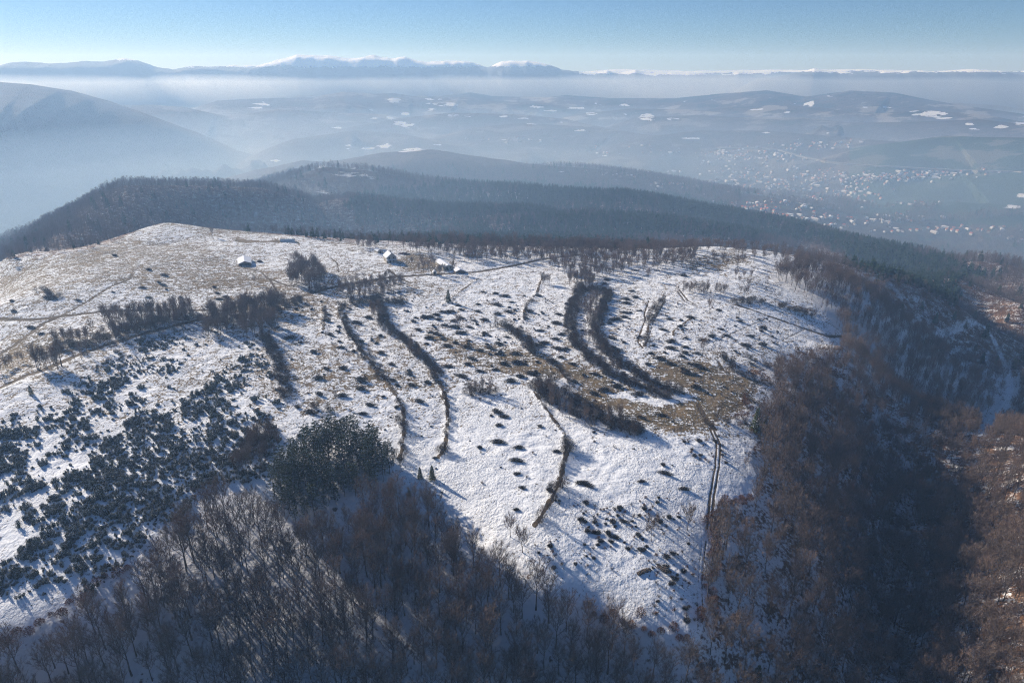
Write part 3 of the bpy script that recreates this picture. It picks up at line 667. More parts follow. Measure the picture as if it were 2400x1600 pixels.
# ---------------------------------------------------------------- putting things down
def link(name, data): o = bpy.data.objects.new(name, data); SC.collection.objects.link(o); return o
def setp(o, label, cat, group=None, kind=None):
    if label: o["label"] = label
    if cat: o["category"] = cat
    if group: o["group"] = group
    if kind: o["kind"] = kind
    return o
PARTS = {}
def tree_thing(kind, protos, p, rot, s, label, cat, group):
    tm, cm = protos
    r = link(kind, None); r.empty_display_size = 1; r.location = p; r.rotation_euler = (0, 0, rot); r.scale = (s, s, s)
    setp(r, label, cat, group)
    for nm, me in (("trunk", tm), ("crown", cm)):
        c = link(nm, me); c.parent = r
    return r
def one_thing(kind, me, p, rot, s, label, cat, group=None):
    o = link(kind, me); o.location = p; o.rotation_euler = (0, 0, rot); o.scale = s if isinstance(s, tuple) else (s, s, s)
    return setp(o, label, cat, group)
def scatter(name, pts, rots, scs, var, protos, label, cat=None):
    """one object: a point mesh whose geometry nodes set a tree on each point"""
    me = bpy.data.meshes.new(name); me.from_pydata([tuple(map(float, p)) for p in pts], [], [])
    for an, arr in (("rot", rots), ("sc", scs), ("var", var)):
        a = me.attributes.new(an, 'FLOAT', 'POINT'); a.data.foreach_set("value", np.asarray(arr, np.float32))
    o = link(name, me); setp(o, label, cat, None, "stuff")
    g = bpy.data.node_groups.new(name, 'GeometryNodeTree')
    g.interface.new_socket("Geometry", in_out='INPUT', socket_type='NodeSocketGeometry'); g.interface.new_socket("Geometry", in_out='OUTPUT', socket_type='NodeSocketGeometry')
    N, Lk = g.nodes, g.links
    gi, go = N.new("NodeGroupInput"), N.new("NodeGroupOutput"); join = N.new("GeometryNodeJoinGeometry")
    def att(n):
        x = N.new("GeometryNodeInputNamedAttribute"); x.data_type = 'FLOAT'; x.inputs[0].default_value = n; return x.outputs[0]
    cx = N.new("ShaderNodeCombineXYZ"); Lk.new(att("rot"), cx.inputs[2]); er = N.new("FunctionNodeEulerToRotation"); Lk.new(cx.outputs[0], er.inputs[0])
    for k, parts in enumerate(protos):
        cmp_ = N.new("FunctionNodeCompare"); cmp_.data_type = 'FLOAT'; cmp_.operation = 'EQUAL'; Lk.new(att("var"), cmp_.inputs[0]); cmp_.inputs[1].default_value = float(k); cmp_.inputs["Epsilon"].default_value = .1
        for po in parts:
            oi = N.new("GeometryNodeObjectInfo"); oi.transform_space = 'ORIGINAL'; oi.inputs[0].default_value = po; oi.inputs[1].default_value = True
            ip = N.new("GeometryNodeInstanceOnPoints"); Lk.new(gi.outputs[0], ip.inputs[0]); Lk.new(cmp_.outputs[0], ip.inputs["Selection"])
            Lk.new(oi.outputs["Geometry"], ip.inputs["Instance"]); Lk.new(er.outputs[0], ip.inputs["Rotation"]); Lk.new(att("sc"), ip.inputs["Scale"])
            Lk.new(ip.outputs[0], join.inputs[0])
    Lk.new(join.outputs[0], go.inputs[0])
    md = o.modifiers.new("instances", 'NODES'); md.node_group = g
    return o

def grid_points(r0, r1, sp, a0=-44, a1=44, seed=1):
    rg = np.random.default_rng(seed)
    n = int((radians(a1-a0))*(r1*r1-r0*r0)/2/(sp*sp))
    # jittered rings so that trees do not clump or line up
    xs, ys = [], []
    x0, x1 = -r1*sin(radians(44)), r1*sin(radians(44))
    gx = np.arange(x0, x1, sp); gy = np.arange(r0*.6, r1, sp)
    X, Y = np.meshgrid(gx, gy); X = X + (np.arange(len(gy)) % 2)[:, None]*sp/2
    X = X + rg.uniform(-.42, .42, X.shape)*sp; Y = Y + rg.uniform(-.42, .42, Y.shape)*sp
    r = np.hypot(X, Y); m = (r >= r0) & (r < r1); X, Y = X[m], Y[m]
    Z = height(X, Y); U, V = uv_of(X, Y, Z)
    m = (U > -160) & (U < 2520) & (V < 1760)
    return X[m], Y[m], Z[m], U[m], V[m]

# ---- prototypes
TREES = [bare_tree(100+i, [13, 14.5, 12.5, 15, 12][i], [1.15, 1.2, 1.05, 1.15, 1.3][i], 13, 15, .045) for i in range(5)]
ORCH = [bare_tree(200+i, 6.5, 1.7, 8, 10, .06) for i in range(3)]
PINES = [pine(300+i, [14, 15.5, 13][i]) for i in range(3)]
SPRUCE = [spruce(320+i, 10) for i in range(2)]
JUNS = [juniper(400+i, [2.0, 1.7, 2.6, 1.9, 1.3, 2.1][i], [5, 8, 2, 11, 3, 14][i]) for i in range(6)]
MOUNDS = [mound(500+i, [4.0, 3.4, 4.6, 3.8][i], [1.3, 1.2, 1.3, 1.5][i]) for i in range(4)]
SHRUBS = [shrub(600+i, [3.6, 4.6, 3.0, 4.0][i], [3.4, 3.8, 3.6, 4.2][i], M_TWIGD, 520) for i in range(4)]
RUSSET = [shrub(640+i, [3.4, 2.6, 4.2][i], [3.2, 3, 3.6][i], M_RUSSET, 480, .06, True) for i in range(3)]
FBARE = [far_bare_tree(700+i, 14) for i in range(4)]
FCON = [far_conifer(720+i, 15) for i in range(3)]

def split_thing(X, Y, Z, nmax):
    """indices of the nmax points standing nearest within the picture, and the rest"""
    U, V = uv_of(X, Y, Z); inn = (U > -10) & (U < 2362) & (V < 1600)
    r = np.where(inn, np.sqrt(X*X+Y*Y+Z*Z), 1e6); o = np.argsort(r, kind='stable'); k = min(nmax, int(inn.sum()))
    return o[:k], o[k:]

# ---- the big bare wood around the meadow
NOTREE = (DENT*0)
def near_track(X, Y, pts, d): return dist_line(X, Y, pts)[0] < d
X, Y, Z, U, V = grid_points(110, 560, 4.05, seed=3)
m = ~in_poly(U, V, FIELD) & ~in_poly(U, V, GROVE)
def crown_px(X, Y, Z, h): return uv_of(X, Y, Z+h)
SRP = SNOWROAD + [(2130,775),(2170,765)]
def clear_of(X, Y, Z, U, V, h):
    Ut, Vt = crown_px(X, Y, Z, h); Um, Vm = crown_px(X, Y, Z, h*.5)
    ok = ~in_poly(Ut, Vt, FIELD) & ~in_poly(Um, Vm, FIELD)
    ok |= (V < 720) & (U < 1850)
    d = np.minimum(dist_line(Um, Vm, SNOWROAD)[0], dist_line(U, V, SNOWROAD)[0]); d = np.minimum(d, dist_line(Ut, Vt, SNOWROAD)[0]+2)
    return ok & (d > 6)
m &= clear_of(X, Y, Z, U, V, np.where(np.hypot(X, Y) < 330, 10.5, 8.0))
m &= ~near_track(X, Y, SR, 4.5) & ~near_track(X, Y, SR2 if False else SNOWROAD2, 3)
# thinner growth on the lit bank left of the track mouth and round the snowy glade
thin = in_poly(U, V, [(1640,1160),(1760,1150),(1830,1400),(1760,1600),(1600,1600),(1640,1440)]) & (RNG.random(len(X)) < .35)
glade = in_poly(U, V, [(2170,790),(2260,770),(2320,880),(2270,980),(2200,960),(2150,880)]) & (RNG.random(len(X)) < .38)
leafy = in_poly(U, V, [(2230,1180),(2500,1150),(2500,1700),(2200,1700)]) & (RNG.random(len(X)) < .18)
strip = in_poly(U, V, [(1690,815),(1740,845),(1800,880),(1740,890),(1690,860)])
m &= ~((U > 1640) & (U < 2130) & (RNG.random(len(X)) < .30)) & (RNG.random(len(X)) > .10)
m &= ~thin & ~glade & ~leafy & ~strip
X, Y, Z, U, V = X[m], Y[m], Z[m], U[m], V[m]
sc_ = np.where(np.hypot(X, Y) < 330, RNG.uniform(.78, 1.18, len(X)), RNG.uniform(.6, .95, len(X))); rot_ = RNG.uniform(0, 6.28, len(X)); var_ = RNG.integers(0, 5, len(X))
CONBELT = [(1850,540),(2000,560),(2180,600),(2330,650),(2220,645),(2235,690),(2200,705),(2100,672),(2020,642),(1935,595),(1860,568)]
isbelt = in_poly(U + 12*fbm(X/15, Y/15, 2, 5)*2, V + 8*fbm(X/15, Y/15, 2, 6)*2, CONBELT) & (RNG.random(len(X)) < .8)
ci = np.where(isbelt)[0]; keep = ~isbelt
BELT = (X[ci], Y[ci], Z[ci])
X, Y, Z, U, V, sc_, rot_, var_ = [a[keep] for a in (X, Y, Z, U, V, sc_, rot_, var_)]
a_, b_ = split_thing(X, Y, Z, 300)
def wood_label(u, v):
    if u < 420: return "bare beech in the wood edging the foot of the juniper slope"
    if u < 900 and v < 1400: return "bare beech in the dark wood just below the pine grove"
    if u < 900: return "tall bare beech in the shaded wood downhill of the pine grove"
    if u < 1300 and v < 1420: return "bare tree of the shaded wood under the meadow's curved lower edge"
    if u < 1650: return "bare purple-brown tree below the pointed lower end of the snow meadow"
    if u < 2000: return "bare tree on the slope between the rutted track and the gully"
    if u < 2160: return "bare tree standing in the dark bottom of the gully"
    return "bare tree on the sunlit russet bank beyond the gully"
PROTO_T = {}
for i in a_:
    r = tree_thing("bare_tree", TREES[var_[i]], (X[i], Y[i], Z[i]-.15), rot_[i], sc_[i], wood_label(U[i], V[i]), "tree", wood_label(U[i], V[i]).replace("tree", "trees", 1).replace("beech", "beeches", 1))
    PROTO_T.setdefault(int(var_[i]), list(r.children))
for k in range(5):
    if k not in PROTO_T: PROTO_T[k] = PROTO_T[sorted(PROTO_T)[0]]
scatter("bare_wood", np.c_[X, Y, Z-.15][b_], rot_[b_], sc_[b_], var_[b_], [PROTO_T[k] for k in range(5)], "bare winter wood covering the slopes round the snow meadow")
print("near wood", len(X))

# ---- pine grove in the middle
X, Y, Z, U, V = grid_points(140, 330, 2.9, seed=5); m = in_poly(U, V, GROVE); X, Y, Z, U, V = X[m], Y[m], Z[m], U[m], V[m]
for i in range(len(X)):
    pos = "left" if U[i] < 720 else ("right" if U[i] > 820 else "middle")
    tree_thing("pine_tree", PINES[i % 3], (X[i], Y[i], Z[i]-.1), random.uniform(0, 6.28), random.uniform(.45, 1.02),
        "dark green pine in the %s of the dense grove below the meadow" % pos, "pine", "pines in the dense grove, %s part" % pos)
print("pines", len(X))
tree_thing("spruce_tree", SPRUCE[0], on_ground(1728, 985), 0, 1.15, "dark conical spruce at the wood edge beside the brown clearing", "spruce")if False else None
# ---- junipers on the left slope
X, Y, Z, U, V = grid_points(120, 400, 1.6, seed=8)
dens = .05 + .95*sstep(-.30, .22, fbm(X/16, Y/16, 3, 201) + .30*sstep(880, 1050, V) - .25*sstep(1180, 1300, V) - .35*(in_poly(U, V, [(-200,1180),(300,1230),(200,1420),(-200,1460)])))
m = in_poly(U, V, JUNI) & (RNG.random(len(X)) < dens*(.62 + .24*(V > 1000))) & ~near_track(X, Y, [p[:2] for p in ground_line(TRACKS[0][0])], 3)
X, Y, Z, U, V = X[m], Y[m], Z[m], U[m], V[m]
var_ = RNG.choice(6, len(X), p=[.22, .2, .18, .15, .15, .10]); sc_ = (.32 + .85*RNG.random(len(X))**1.6)*np.where(V < 860, .75, 1.0); rot_ = RNG.uniform(0, 6.28, len(X))
a_, b_ = split_thing(X, Y, Z, 300); JP = {}
for i in a_:
    lab = ("dark snow-dusted juniper on the open lower edge of the juniper slope" if V[i] > 1240 else
           "dark snow-dusted juniper in the dense thicket above the bare wood" if V[i] > 1100 else "dark green juniper in the thick middle of the juniper slope")
    o = one_thing("juniper", JUNS[var_[i]], (X[i], Y[i], Z[i]-.08), rot_[i], sc_[i], lab, "juniper", lab.replace("juniper", "junipers", 1)); JP.setdefault(int(var_[i]), [o])
for k in range(6): JP.setdefault(k, JP[sorted(JP)[0]])
scatter("juniper_scrub", np.c_[X, Y, Z-.08][b_], rot_[b_], sc_[b_], var_[b_], [JP[k] for k in range(6)], "dark juniper scrub scattered over the snowy left slope")
print("junipers", len(X))

# ---- low mounds of heath and cut brush on the meadow
A_ = [(493,430),(160,588),(525,560),(370,715),(625,675),(875,400),(765,450),(665,400),(800,620),(990,728),(1090,832),(1290,435),(1335,513),(1445,535),(1505,555),(1432,592),(1560,597),(1412,642),(1600,660),(1675,632),(1575,470),(1655,432),(1665,487),(1725,403),(1850,430),(1945,423),(1805,490),(1725,543),(1880,343),(1885,278),(1930,165),(2045,180),(2130,203),(2190,258),(2060,285),(2065,370),(2170,350),(1800,613),(1785,672),(1900,703),(1995,678),(2080,730),(2225,733),(2075,640),(1825,775),(1790,832),(1610,850),(1900,893),(1730,940),(2120,825),(2240,815),(1945,550),(2150,580),(2040,880),(2185,985),(2270,945),(490,870),(645,865),(420,958),(805,975),(810,1055),(425,1105),(635,1120),(890,1205),(1255,922),(1275,1022),(1100,975),(1345,1172),(1525,995),(825,1285),(345,1270),(2060,1270),(2125,1310),(2075,1390),(2070,1545),(1400,400),(1450,395),(1500,375),(1560,350),(1610,350),(1640,345),(1520,420),(1700,290),(1730,330)]
B_ = [(1100,470),(1135,530),(1050,547),(1050,582),(1035,670),(1030,710),(950,735),(895,768),(920,905),(935,990),(960,1020),(505,590),(515,630),(430,685),(405,768),(260,835),(455,870),(400,912),(240,970),(295,950),(420,1000),(495,1002),(450,1080),(370,1117),(555,1140),(45,1128),(170,1225),(75,1255),(760,1232),(965,1345),(850,1385),(755,1415),(1160,1420),(570,1305),(1640,712),(1900,648),(2095,748),(1920,822),(1970,880),(1835,885),(1750,920),(2305,812),(2190,885),(2300,962),(2140,970),(1545,795),(1445,730),(1385,825),(1465,935),(1590,985),(1455,995),(1590,1040),(1695,1040),(1565,1073),(1455,1140),(1250,1145),(1355,1090),(1275,1040),(1745,1180),(1690,1155),(1600,1220),(1680,1350),(1575,330),(240,515),(165,660),(125,715),(850,405),(870,370)]
C_ = [(1055,145),(1370,277),(1510,327),(1460,390),(1500,415),(1530,455),(1310,440),(1040,480),(715,552),(110,560),(125,652),(1660,530),(1680,588),(1385,597),(1365,528),(1968,433),(1998,490),(2015,545),(2075,527),(1910,617),(285,803),(380,862),(470,540),(500,535),(430,530)]
D_ = [(60,575),(40,695),(45,815),(95,945),(40,1145),(1405,812),(640,900),(690,920),(1190,885),(1580,955),(1020,1250),(770,1355),(940,1395),(1375,278),(1190,300),(260,380),(410,610)]
allm = [(627.2+.25*x, 627.2+.25*y, "terr") for x, y in A_] + [(1176+.25*x, 548.8+.25*y, "right") for x, y in B_] + [(.25*x, 548.8+.25*y, "left") for x, y in C_] + [(1176+.25*x, 882+.25*y, "low") for x, y in D_]
MLAB = {"terr": "low dark brushy mound dotted on the terraced middle of the snow meadow", "right": "low dark brushy mound on the snow right of the double hedgerow",
        "left": "small dark mound on the pale streaked field at the upper left", "low": "low dark brush heap on the open lower snow meadow"}
for i, (u, v, z_) in enumerate(allm):
    p = on_ground(u, v+3)
    if z_ == "right" and u < 1310: z_ = "terr"
    s = random.uniform(.8, 1.25)*(.85 if z_ == "left" else .8 if z_ == "low" else 1)
    ax = (s*random.uniform(.95, 1.5), s*random.uniform(.6, .85), s*random.uniform(.8, 1.15))
    one_thing("brush_mound", MOUNDS[i % 4], (p[0], p[1], p[2]-.05), random.uniform(-.6, .2), ax, MLAB[z_], "bush", MLAB[z_].replace("mound", "mounds").replace("heap", "heaps"))
# stumps, tufts and cut stems poking out of the snow
X, Y, Z, U, V = grid_points(130, 420, 2.1, seed=12)
m = in_poly(U, V, FIELD) & ~in_poly(U, V, JUNI) & (U > 600)
m &= RNG.random(len(X)) < (.05 + .50*in_poly(U, V, [(1290,1120),(1600,1150),(1600,1440),(1450,1400),(1280,1330),(1200,1230)]) + .10*(V < 900) + .5*in_poly(U, V, [(1560,1010),(1660,1000),(1680,1070),(1620,1080)]))*sstep(-.25, .25, fbm(X/9, Y/9, 2, 31))
X, Y, Z = X[m], Y[m], Z[m]
TUFT = [mound(560, 1.3, .45), shrub(561, .9, 1.0, M_TWIGD, 60, .05), shrub(562, .7, .8, M_RUSSET, 50, .05, True)]
v_ = RNG.integers(0, 3, len(X)); TP = []
for k in range(3):
    i = int(np.where(v_ == k)[0][0]); TP.append([one_thing("low_shrub", TUFT[k], (X[i], Y[i], Z[i]-.05), 0, 1, ["small dark tuft of heath poking through the meadow snow", "small bare twiggy tuft poking through the meadow snow", "small russet-leaved tuft poking through the meadow snow"][k], "shrub", "small tufts poking through the snow")])
scatter("undergrowth", np.c_[X, Y, Z-.05], RNG.uniform(0, 6.3, len(X)), RNG.uniform(.35, 1.25, len(X)), v_, TP, "small tufts and cut stems poking through the snow")
print("tufts", len(X))

# ---- hedgerows, thickets, shrubs: (line, half width m, spacing m, scale, kind, what)
HEDGES = [
 ([(785,695),(786,735),(800,765),(820,790),(850,830),(880,865),(895,880)], 2.2, 2.1, .75, 's', "first terrace hedge right of the junipers"),
 ([(905,915),(925,935),(928,960)], .8, 2.2, .55, 's', "first terrace hedge right of the junipers"),
 ([(915,960),(925,1000),(925,1030),(918,1055)], 1.8, 2.4, .85, 's', "ragged hedge just above the pine grove"),
 ([(868,690),(880,720),(880,745),(905,765),(940,790),(975,825),(1000,860),(1010,872)], 2.6, 1.9, .8, 's', "second terrace hedge in the middle of the meadow"),
 ([(1016,885),(1028,935),(1030,965),(1024,1010)], .7, 2.0, .5, 's', "thin hedge line running down past the pine grove"),
 ([(1015,1025),(1018,1045)], 1.4, 1.5, .8, 's', "thin hedge line running down past the pine grove"),
 ([(1335,655),(1318,700),(1308,735),(1312,775),(1340,810),(1390,850),(1440,878),(1500,900),(1540,912)], 3.0, 1.9, .9, 's', "left row of the long double hedgerow"),
 ([(1345,672),(1372,665),(1398,675),(1385,705),(1372,735),(1366,765),(1380,795),(1420,830),(1470,865),(1530,895),(1570,905)], 2.6, 1.9, .9, 's', "right row of the long double hedgerow"),
 ([(1235,870),(1260,895),(1290,925),(1330,950),(1390,968),(1440,982),(1475,990)], 7.0, 2.6, 1.05, 's', "wide thicket above the lower snow meadow"),
 ([(1060,895),(1100,903),(1140,905)], 3.0, 2.2, .9, 's', "thicket island below the brown terrace strip"),
 ([(1145,745),(1175,760),(1200,775),(1220,800),(1228,815)], 3.0, 2.2, .95, 's', "thicket left of the double hedgerow"),
 ([(1255,828),(1285,848),(1300,870),(1320,890)], 1.0, 2.4, .6, 's', "thin hedge left of the double hedgerow"),
 ([(1530,688),(1510,705),(1495,725),(1490,745)], 2.4, 2.2, .8, 's', "short hedge by the looping ruts"),
 ([(1485,770),(1482,795)], 1.4, 2.2, .75, 's', "short hedge by the looping ruts"),
 ([(1690,698),(1720,692),(1755,694)], 3.2, 2.0, .8, 's', "brown thicket above the long straight rut"),
 ([(1780,700),(1820,712),(1870,722)], 3.0, 2.2, .8, 's', "brown thicket above the long straight rut"),
 ([(1668,818),(1672,835),(1690,852),(1730,872),(1775,886)], 1.9, 2.1, .8, 's', "hedge curling round the small snow hollow"),
 ([(1690,815),(1720,822),(1765,842),(1790,845)], 1.6, 2.3, .7, 's', "hedge curling round the small snow hollow"),
 ([(1228,905),(1262,952),(1296,1000)], .5, 3.0, .4, 's', "thin hedge curving down the lower meadow"),
 ([(1300,1045),(1292,1095)], .6, 2.2, .55, 's', "thin hedge curving down the lower meadow"),
 ([(1280,1135),(1248,1185),(1232,1205)], .8, 2.2, .6, 's', "thin hedge curving down the lower meadow"),
 ([(1232,675),(1212,700),(1202,735)], .8, 3.0, .5, 's', "thin hedge above the thicket left of the double hedgerow"),
 ([(745,705),(745,735)], .7, 2.6, .6, 's', "short hedge right of the roadside wood"),
 ([(1300,1010),(1304,1045)], 1.6, 1.6, 1.0, 's', "upright shrub clump at the terrace corner of the lower meadow"),
 ([(1278,1110),(1282,1138)], 2.2, 1.6, 1.05, 's', "dense round thicket on the lower terrace edge"),
 ([(1290,1080),(1296,1062)], .8, 2.0, .6, 's', "dense round thicket on the lower terrace edge"),
 ([(600,770),(625,800),(645,850),(655,895),(665,915)], 2.6, 2.4, .85, 's', "shrub belt between the junipers and the terraces"),
 ([(550,1050),(600,1010),(640,985)], 3.4, 2.8, 1.0, 's', "shrub belt beside the pine grove"),
 ([(700,930),(780,945)], 1.6, 3.4, .9, 's', "shrubs above the pine grove"),
 ([(800,700),(860,690),(915,700),(930,690)], 3.4, 2.3, .9, 's', "thicket below the road near the farm"),
 ([(620,810),(700,815)], .8, 9.0, .6, 's', "shrubs right of the juniper slope"),
 ([(1635,1165),(1640,1200),(1632,1240),(1640,1300),(1628,1350),(1634,1400),(1620,1440)], 2.2, 2.0, .85, 'r', "russet edge along the right side of the lower meadow"),
 ([(1645,1160),(1690,1150),(1730,1140)], 1.8, 2.2, .75, 'r', "russet edge along the right side of the lower meadow"),
 ([(1340,1395),(1400,1415),(1470,1432),(1530,1462),(1580,1492)], 2.0, 2.3, .8, 'r', "russet fringe at the foot of the lower meadow"),
 ([(1700,900),(1740,960),(1700,955),(1720,1000)], 2.4, 3.4, .8, 'r', "russet scrub at the right edge of the brown clearing"),
 ([(1580,1475),(1600,1540),(1640,1560)], 2.4, 2.4, .85, 'r', "russet fringe at the foot of the lower meadow"),
 ([(300,1290),(255,1330),(200,1370),(150,1405),(60,1452),(0,1466)], 2.0, 2.6, .8, 'r', "russet brush along the foot of the juniper slope"),
 ([(1600,975),(1680,970),(1640,955)], 1.8, 4.0, .6, 's', "scrub beside the brown clearing"),
 ([(120,800),(200,795),(260,772),(330,752),(400,735),(470,728)], 3.4, 2.2, .95, 's', "shrub belt under the roadside trees above the junipers"),
 ([(470,745),(540,738),(600,728),(650,705),(690,690)], 3.4, 2.2, 1.0, 's', "shrub belt under the roadside trees above the junipers"),
 ([(700,672),(770,664),(840,652),(900,640)], 1.8, 2.6, .8, 's', "shrubs lining the farm road"),
 ([(90,665),(130,685)], 2.2, 2.6, .8, 's', "shrub clump in the upper left field"),
]
hx = []
for li, (pts, hw, sp, s, kd, what) in enumerate(HEDGES):
    L = ground_line(pts, 6); acc = 0; nrow = max(1, int(round(hw/1.6)))
    for i in range(len(L)-1):
        a, b = L[i], L[i+1]; dl = math.hypot(b[0]-a[0], b[1]-a[1])
        if dl > 25: continue
        acc += dl
        while acc > sp:
            acc -= sp
            for k in range(nrow):
                t = random.random(); x = a[0]+(b[0]-a[0])*t+random.gauss(0, .3); y = a[1]+(b[1]-a[1])*t+random.gauss(0, .3)
                nxv, nyv = -(b[1]-a[1])/dl, (b[0]-a[0])/dl; off = random.uniform(-hw, hw)
                hx.append((x+nxv*off, y+nyv*off, s*random.uniform(.65, 1.3), kd, what))
HX = np.array([(h[0], h[1]) for h in hx]); HZ = height(HX[:, 0], HX[:, 1]); print("hedge shrubs", len(hx))
for kd, protos, nm, adj in (('s', SHRUBS, "bare_shrub", "bare dark shrub"), ('r', RUSSET, "russet_shrub", "russet-leaved shrub")):
    idx = np.array([i for i, h in enumerate(hx) if h[3] == kd]); x, y, z = HX[idx, 0], HX[idx, 1], HZ[idx]
    var_ = RNG.integers(0, len(protos), len(idx)); rot_ = RNG.uniform(0, 6.28, len(idx)); sc_ = np.array([hx[i][2] for i in idx])
    a_, b_ = split_thing(x, y, z, 300); SPR = {}
    for i in a_:
        what = hx[idx[i]][4]
        lab = {"s": "bare dark shrub in the " if not what.startswith(("upright", "dense round")) else "bare shrub of the ", "r": "russet-leaved shrub in the "}[kd] + what
        o = one_thing(nm, protos[var_[i]], (x[i], y[i], z[i]-.05), rot_[i], sc_[i], lab, "shrub", "shrubs of the " + what); SPR.setdefault(int(var_[i]), [o])
    for k in range(len(protos)): SPR.setdefault(k, SPR[sorted(SPR)[0]])
    if len(b_): scatter("shrubbery", np.c_[x, y, z-.05][b_], rot_[b_], sc_[b_], var_[b_], [SPR[k] for k in range(len(protos))], "dark bare shrubbery of the farther hedgerows")

# ---- free-standing trees and tree belts along the road
BELTS = [
 ([(250,745),(290,735),(340,728),(400,722),(440,716)], 7, 4.2, .62, "wood strip between the forked track and the juniper slope"),
 ([(260,770),(330,762),(400,750),(450,738)], 5, 4.2, .60, "wood strip between the forked track and the juniper slope"),
 ([(480,745),(520,735),(560,730),(600,722),(640,705)], 8, 3.8, .75, "tall wood strip on the roadside left of the terraces"),
 ([(560,770),(600,765),(640,745)], 5, 4.2, .7, "tall wood strip on the roadside left of the terraces"),
 ([(300,757),(370,745),(440,732)], 6, 4.4, .60, "wood strip between the forked track and the juniper slope"),
 ([(470,768),(540,755),(620,738)], 7, 4.6, .62, "tall wood strip on the roadside left of the terraces"),
 ([(85,850),(110,840),(135,850)], 3, 3, .70, "roadside clump at the upper left of the junipers"),
 ([(140,790),(190,790),(230,775)], 5, 4.5, .55, "roadside growth above the junipers"),
 ([(170,830),(240,800),(320,775)], 2, 6, .5, "roadside growth above the junipers"),
 ([(-20,870),(30,845),(60,830)], 4, 4.5, .5, "roadside growth at the far left"),
 ([(672,598),(690,606)], 4, 5, .55, "small wood on the slope beside the farm road"),
 ([(684,625),(682,645),(690,660)], 5, 4.8, .70, "small wood on the slope beside the farm road"),
 ([(706,618),(722,632),(728,650),(712,668)], 5.5, 5.0, .68, "small wood on the slope beside the farm road"),
 ([(725,672),(790,658),(850,648),(900,640)], 3, 6.5, .45, "roadside trees below the farm"),
 ([(780,675),(830,672),(880,662),(930,655)], 6, 4.8, .50, "tree belt under the farm road"),
 ([(800,690),(850,690),(900,682)], 5, 5, .48, "tree belt under the farm road"),
 ([(1345,640),(1348,655),(1350,668)], 4, 3.4, .62, "tall clump at the head of the double hedgerow"),
 ([(1310,640),(1320,655)], 4, 4, .5, "tall clump at the head of the double hedgerow"),
 ([(1250,655),(1262,650)], 4, 3, .5, "dark clump on the terrace corner above the middle of the meadow"),
 ([(1572,665),(1600,672),(1630,672),(1650,665)], 8, 4.8, .42, "orchard clump on the upper right field"),
 ([(1240,900),(1290,940),(1340,962),(1440,975)], 5, 6.5, .5, "trees rising from the wide thicket of the lower meadow"),
 ([(1080,900),(1135,905)], 3, 5, .45, "trees of the thicket island below the brown terrace strip"),
 ([(1345,780),(1380,830),(1440,870)], 4, 8, .42, "trees rising from the double hedgerow"),
 ([(1350,690),(1345,730)], 4, 4.4, .4, "trees rising from the double hedgerow"),
 ([(1370,680),(1355,760)], 4, 4.6, .42, "trees rising from the double hedgerow"),
 ([(860,710),(872,740)], 3, 3.5, .42, "trees at the head of the second terrace hedge"),
 ([(935,800),(960,830)], 2, 6, .45, "trees of the second terrace hedge"),
 ([(560,1090),(600,1060),(620,1010)], 5, 5, .65, "trees beside the left edge of the pine grove"),
 ([(900,1060),(905,1090)], 3, 5, .55, "trees beside the right edge of the pine grove"),
]
tx = []
for pts, hw, sp, s, what in BELTS:
    L = ground_line(pts, 5); acc = sp; sp *= .72; nrow = max(1, int(round(hw/1.6)))
    for i in range(len(L)-1):
        a, b = L[i], L[i+1]; dl = math.hypot(b[0]-a[0], b[1]-a[1]); acc += dl
        if dl > 30: continue
        while acc > sp:
            acc -= sp
            for k in range(nrow):
                t = random.random(); off = random.uniform(-hw, hw)
                tx.append((a[0]+(b[0]-a[0])*t-(b[1]-a[1])/dl*off, a[1]+(b[1]-a[1])*t+(b[0]-a[0])/dl*off, s*random.uniform(.75, 1.15), what))
LONE = [(1200,1268,.36,"bare spreading shrub-like tree at the left edge of the lower meadow"), (1172,1232,.30,"many-stemmed bare bush tree left of the lower terrace edge"), (1246,1192,.42,"slender bare tree standing at the lower end of the terrace edge"),
 (1496,1242,.36,"lone bare bushy tree in the middle of the lower meadow"), (1580,1218,.36,"thin lone bare tree on the snow left of the rutted track"), (772,925,.40,"lone bare tree just above the pine grove"),
 (585,652,.40,"lone bare tree on the dark bank below the white-roofed barn"), (28,610,.34,"lone bare tree on the skyline field at the far left"), (1488,642,.30,"lone tree on the snow above the looping ruts"),
 (1630,718,.32,"lone tree on the field wall in the right-hand field"), (1525,690,.42,"bare tree at the top of the short hedge by the ruts"), (1139,748,.45,"thin bare tree left of the thicket beside the double hedgerow"),
 (1052,762,.35,"small bare tree among the brush mounds of the middle meadow"), (1614,815,.34,"bare sapling below the rows of mounds in the right-hand field"), (488,545,.30,"lone dark tree on the upper field near the skyline"),
 (1712,1078,.40,"bare tree at the wood edge right of the rutted track"), (990,672,.01,"x")]
for i, (u, v, s, lab) in enumerate(LONE):
    if lab == "x": continue
    p = on_ground(u, v); tree_thing("bare_tree", TREES[i % 5] if s > .38 else ORCH[i % 3], (p[0], p[1], p[2]-.1), i*1.3, s if s > .38 else s*3.4, lab, "tree", None)
xs = np.array([t[0] for t in tx]); ys = np.array([t[1] for t in tx]); zs = height(xs, ys)
print("belt trees", len(tx))
var_ = RNG.integers(0, 5, len(tx)); o_ = np.argsort(np.hypot(xs, ys))
for n_, i in enumerate(o_[:300]):
    tree_thing("roadside_tree", TREES[var_[i]], (xs[i], ys[i], zs[i]-.15), RNG.uniform(0, 6.28), tx[i][2], ("bare tree in the " + tx[i][3]) if not tx[i][3].startswith("trees") else "bare tree, one of the " + tx[i][3], "tree", tx[i][3])
rest = o_[300:]
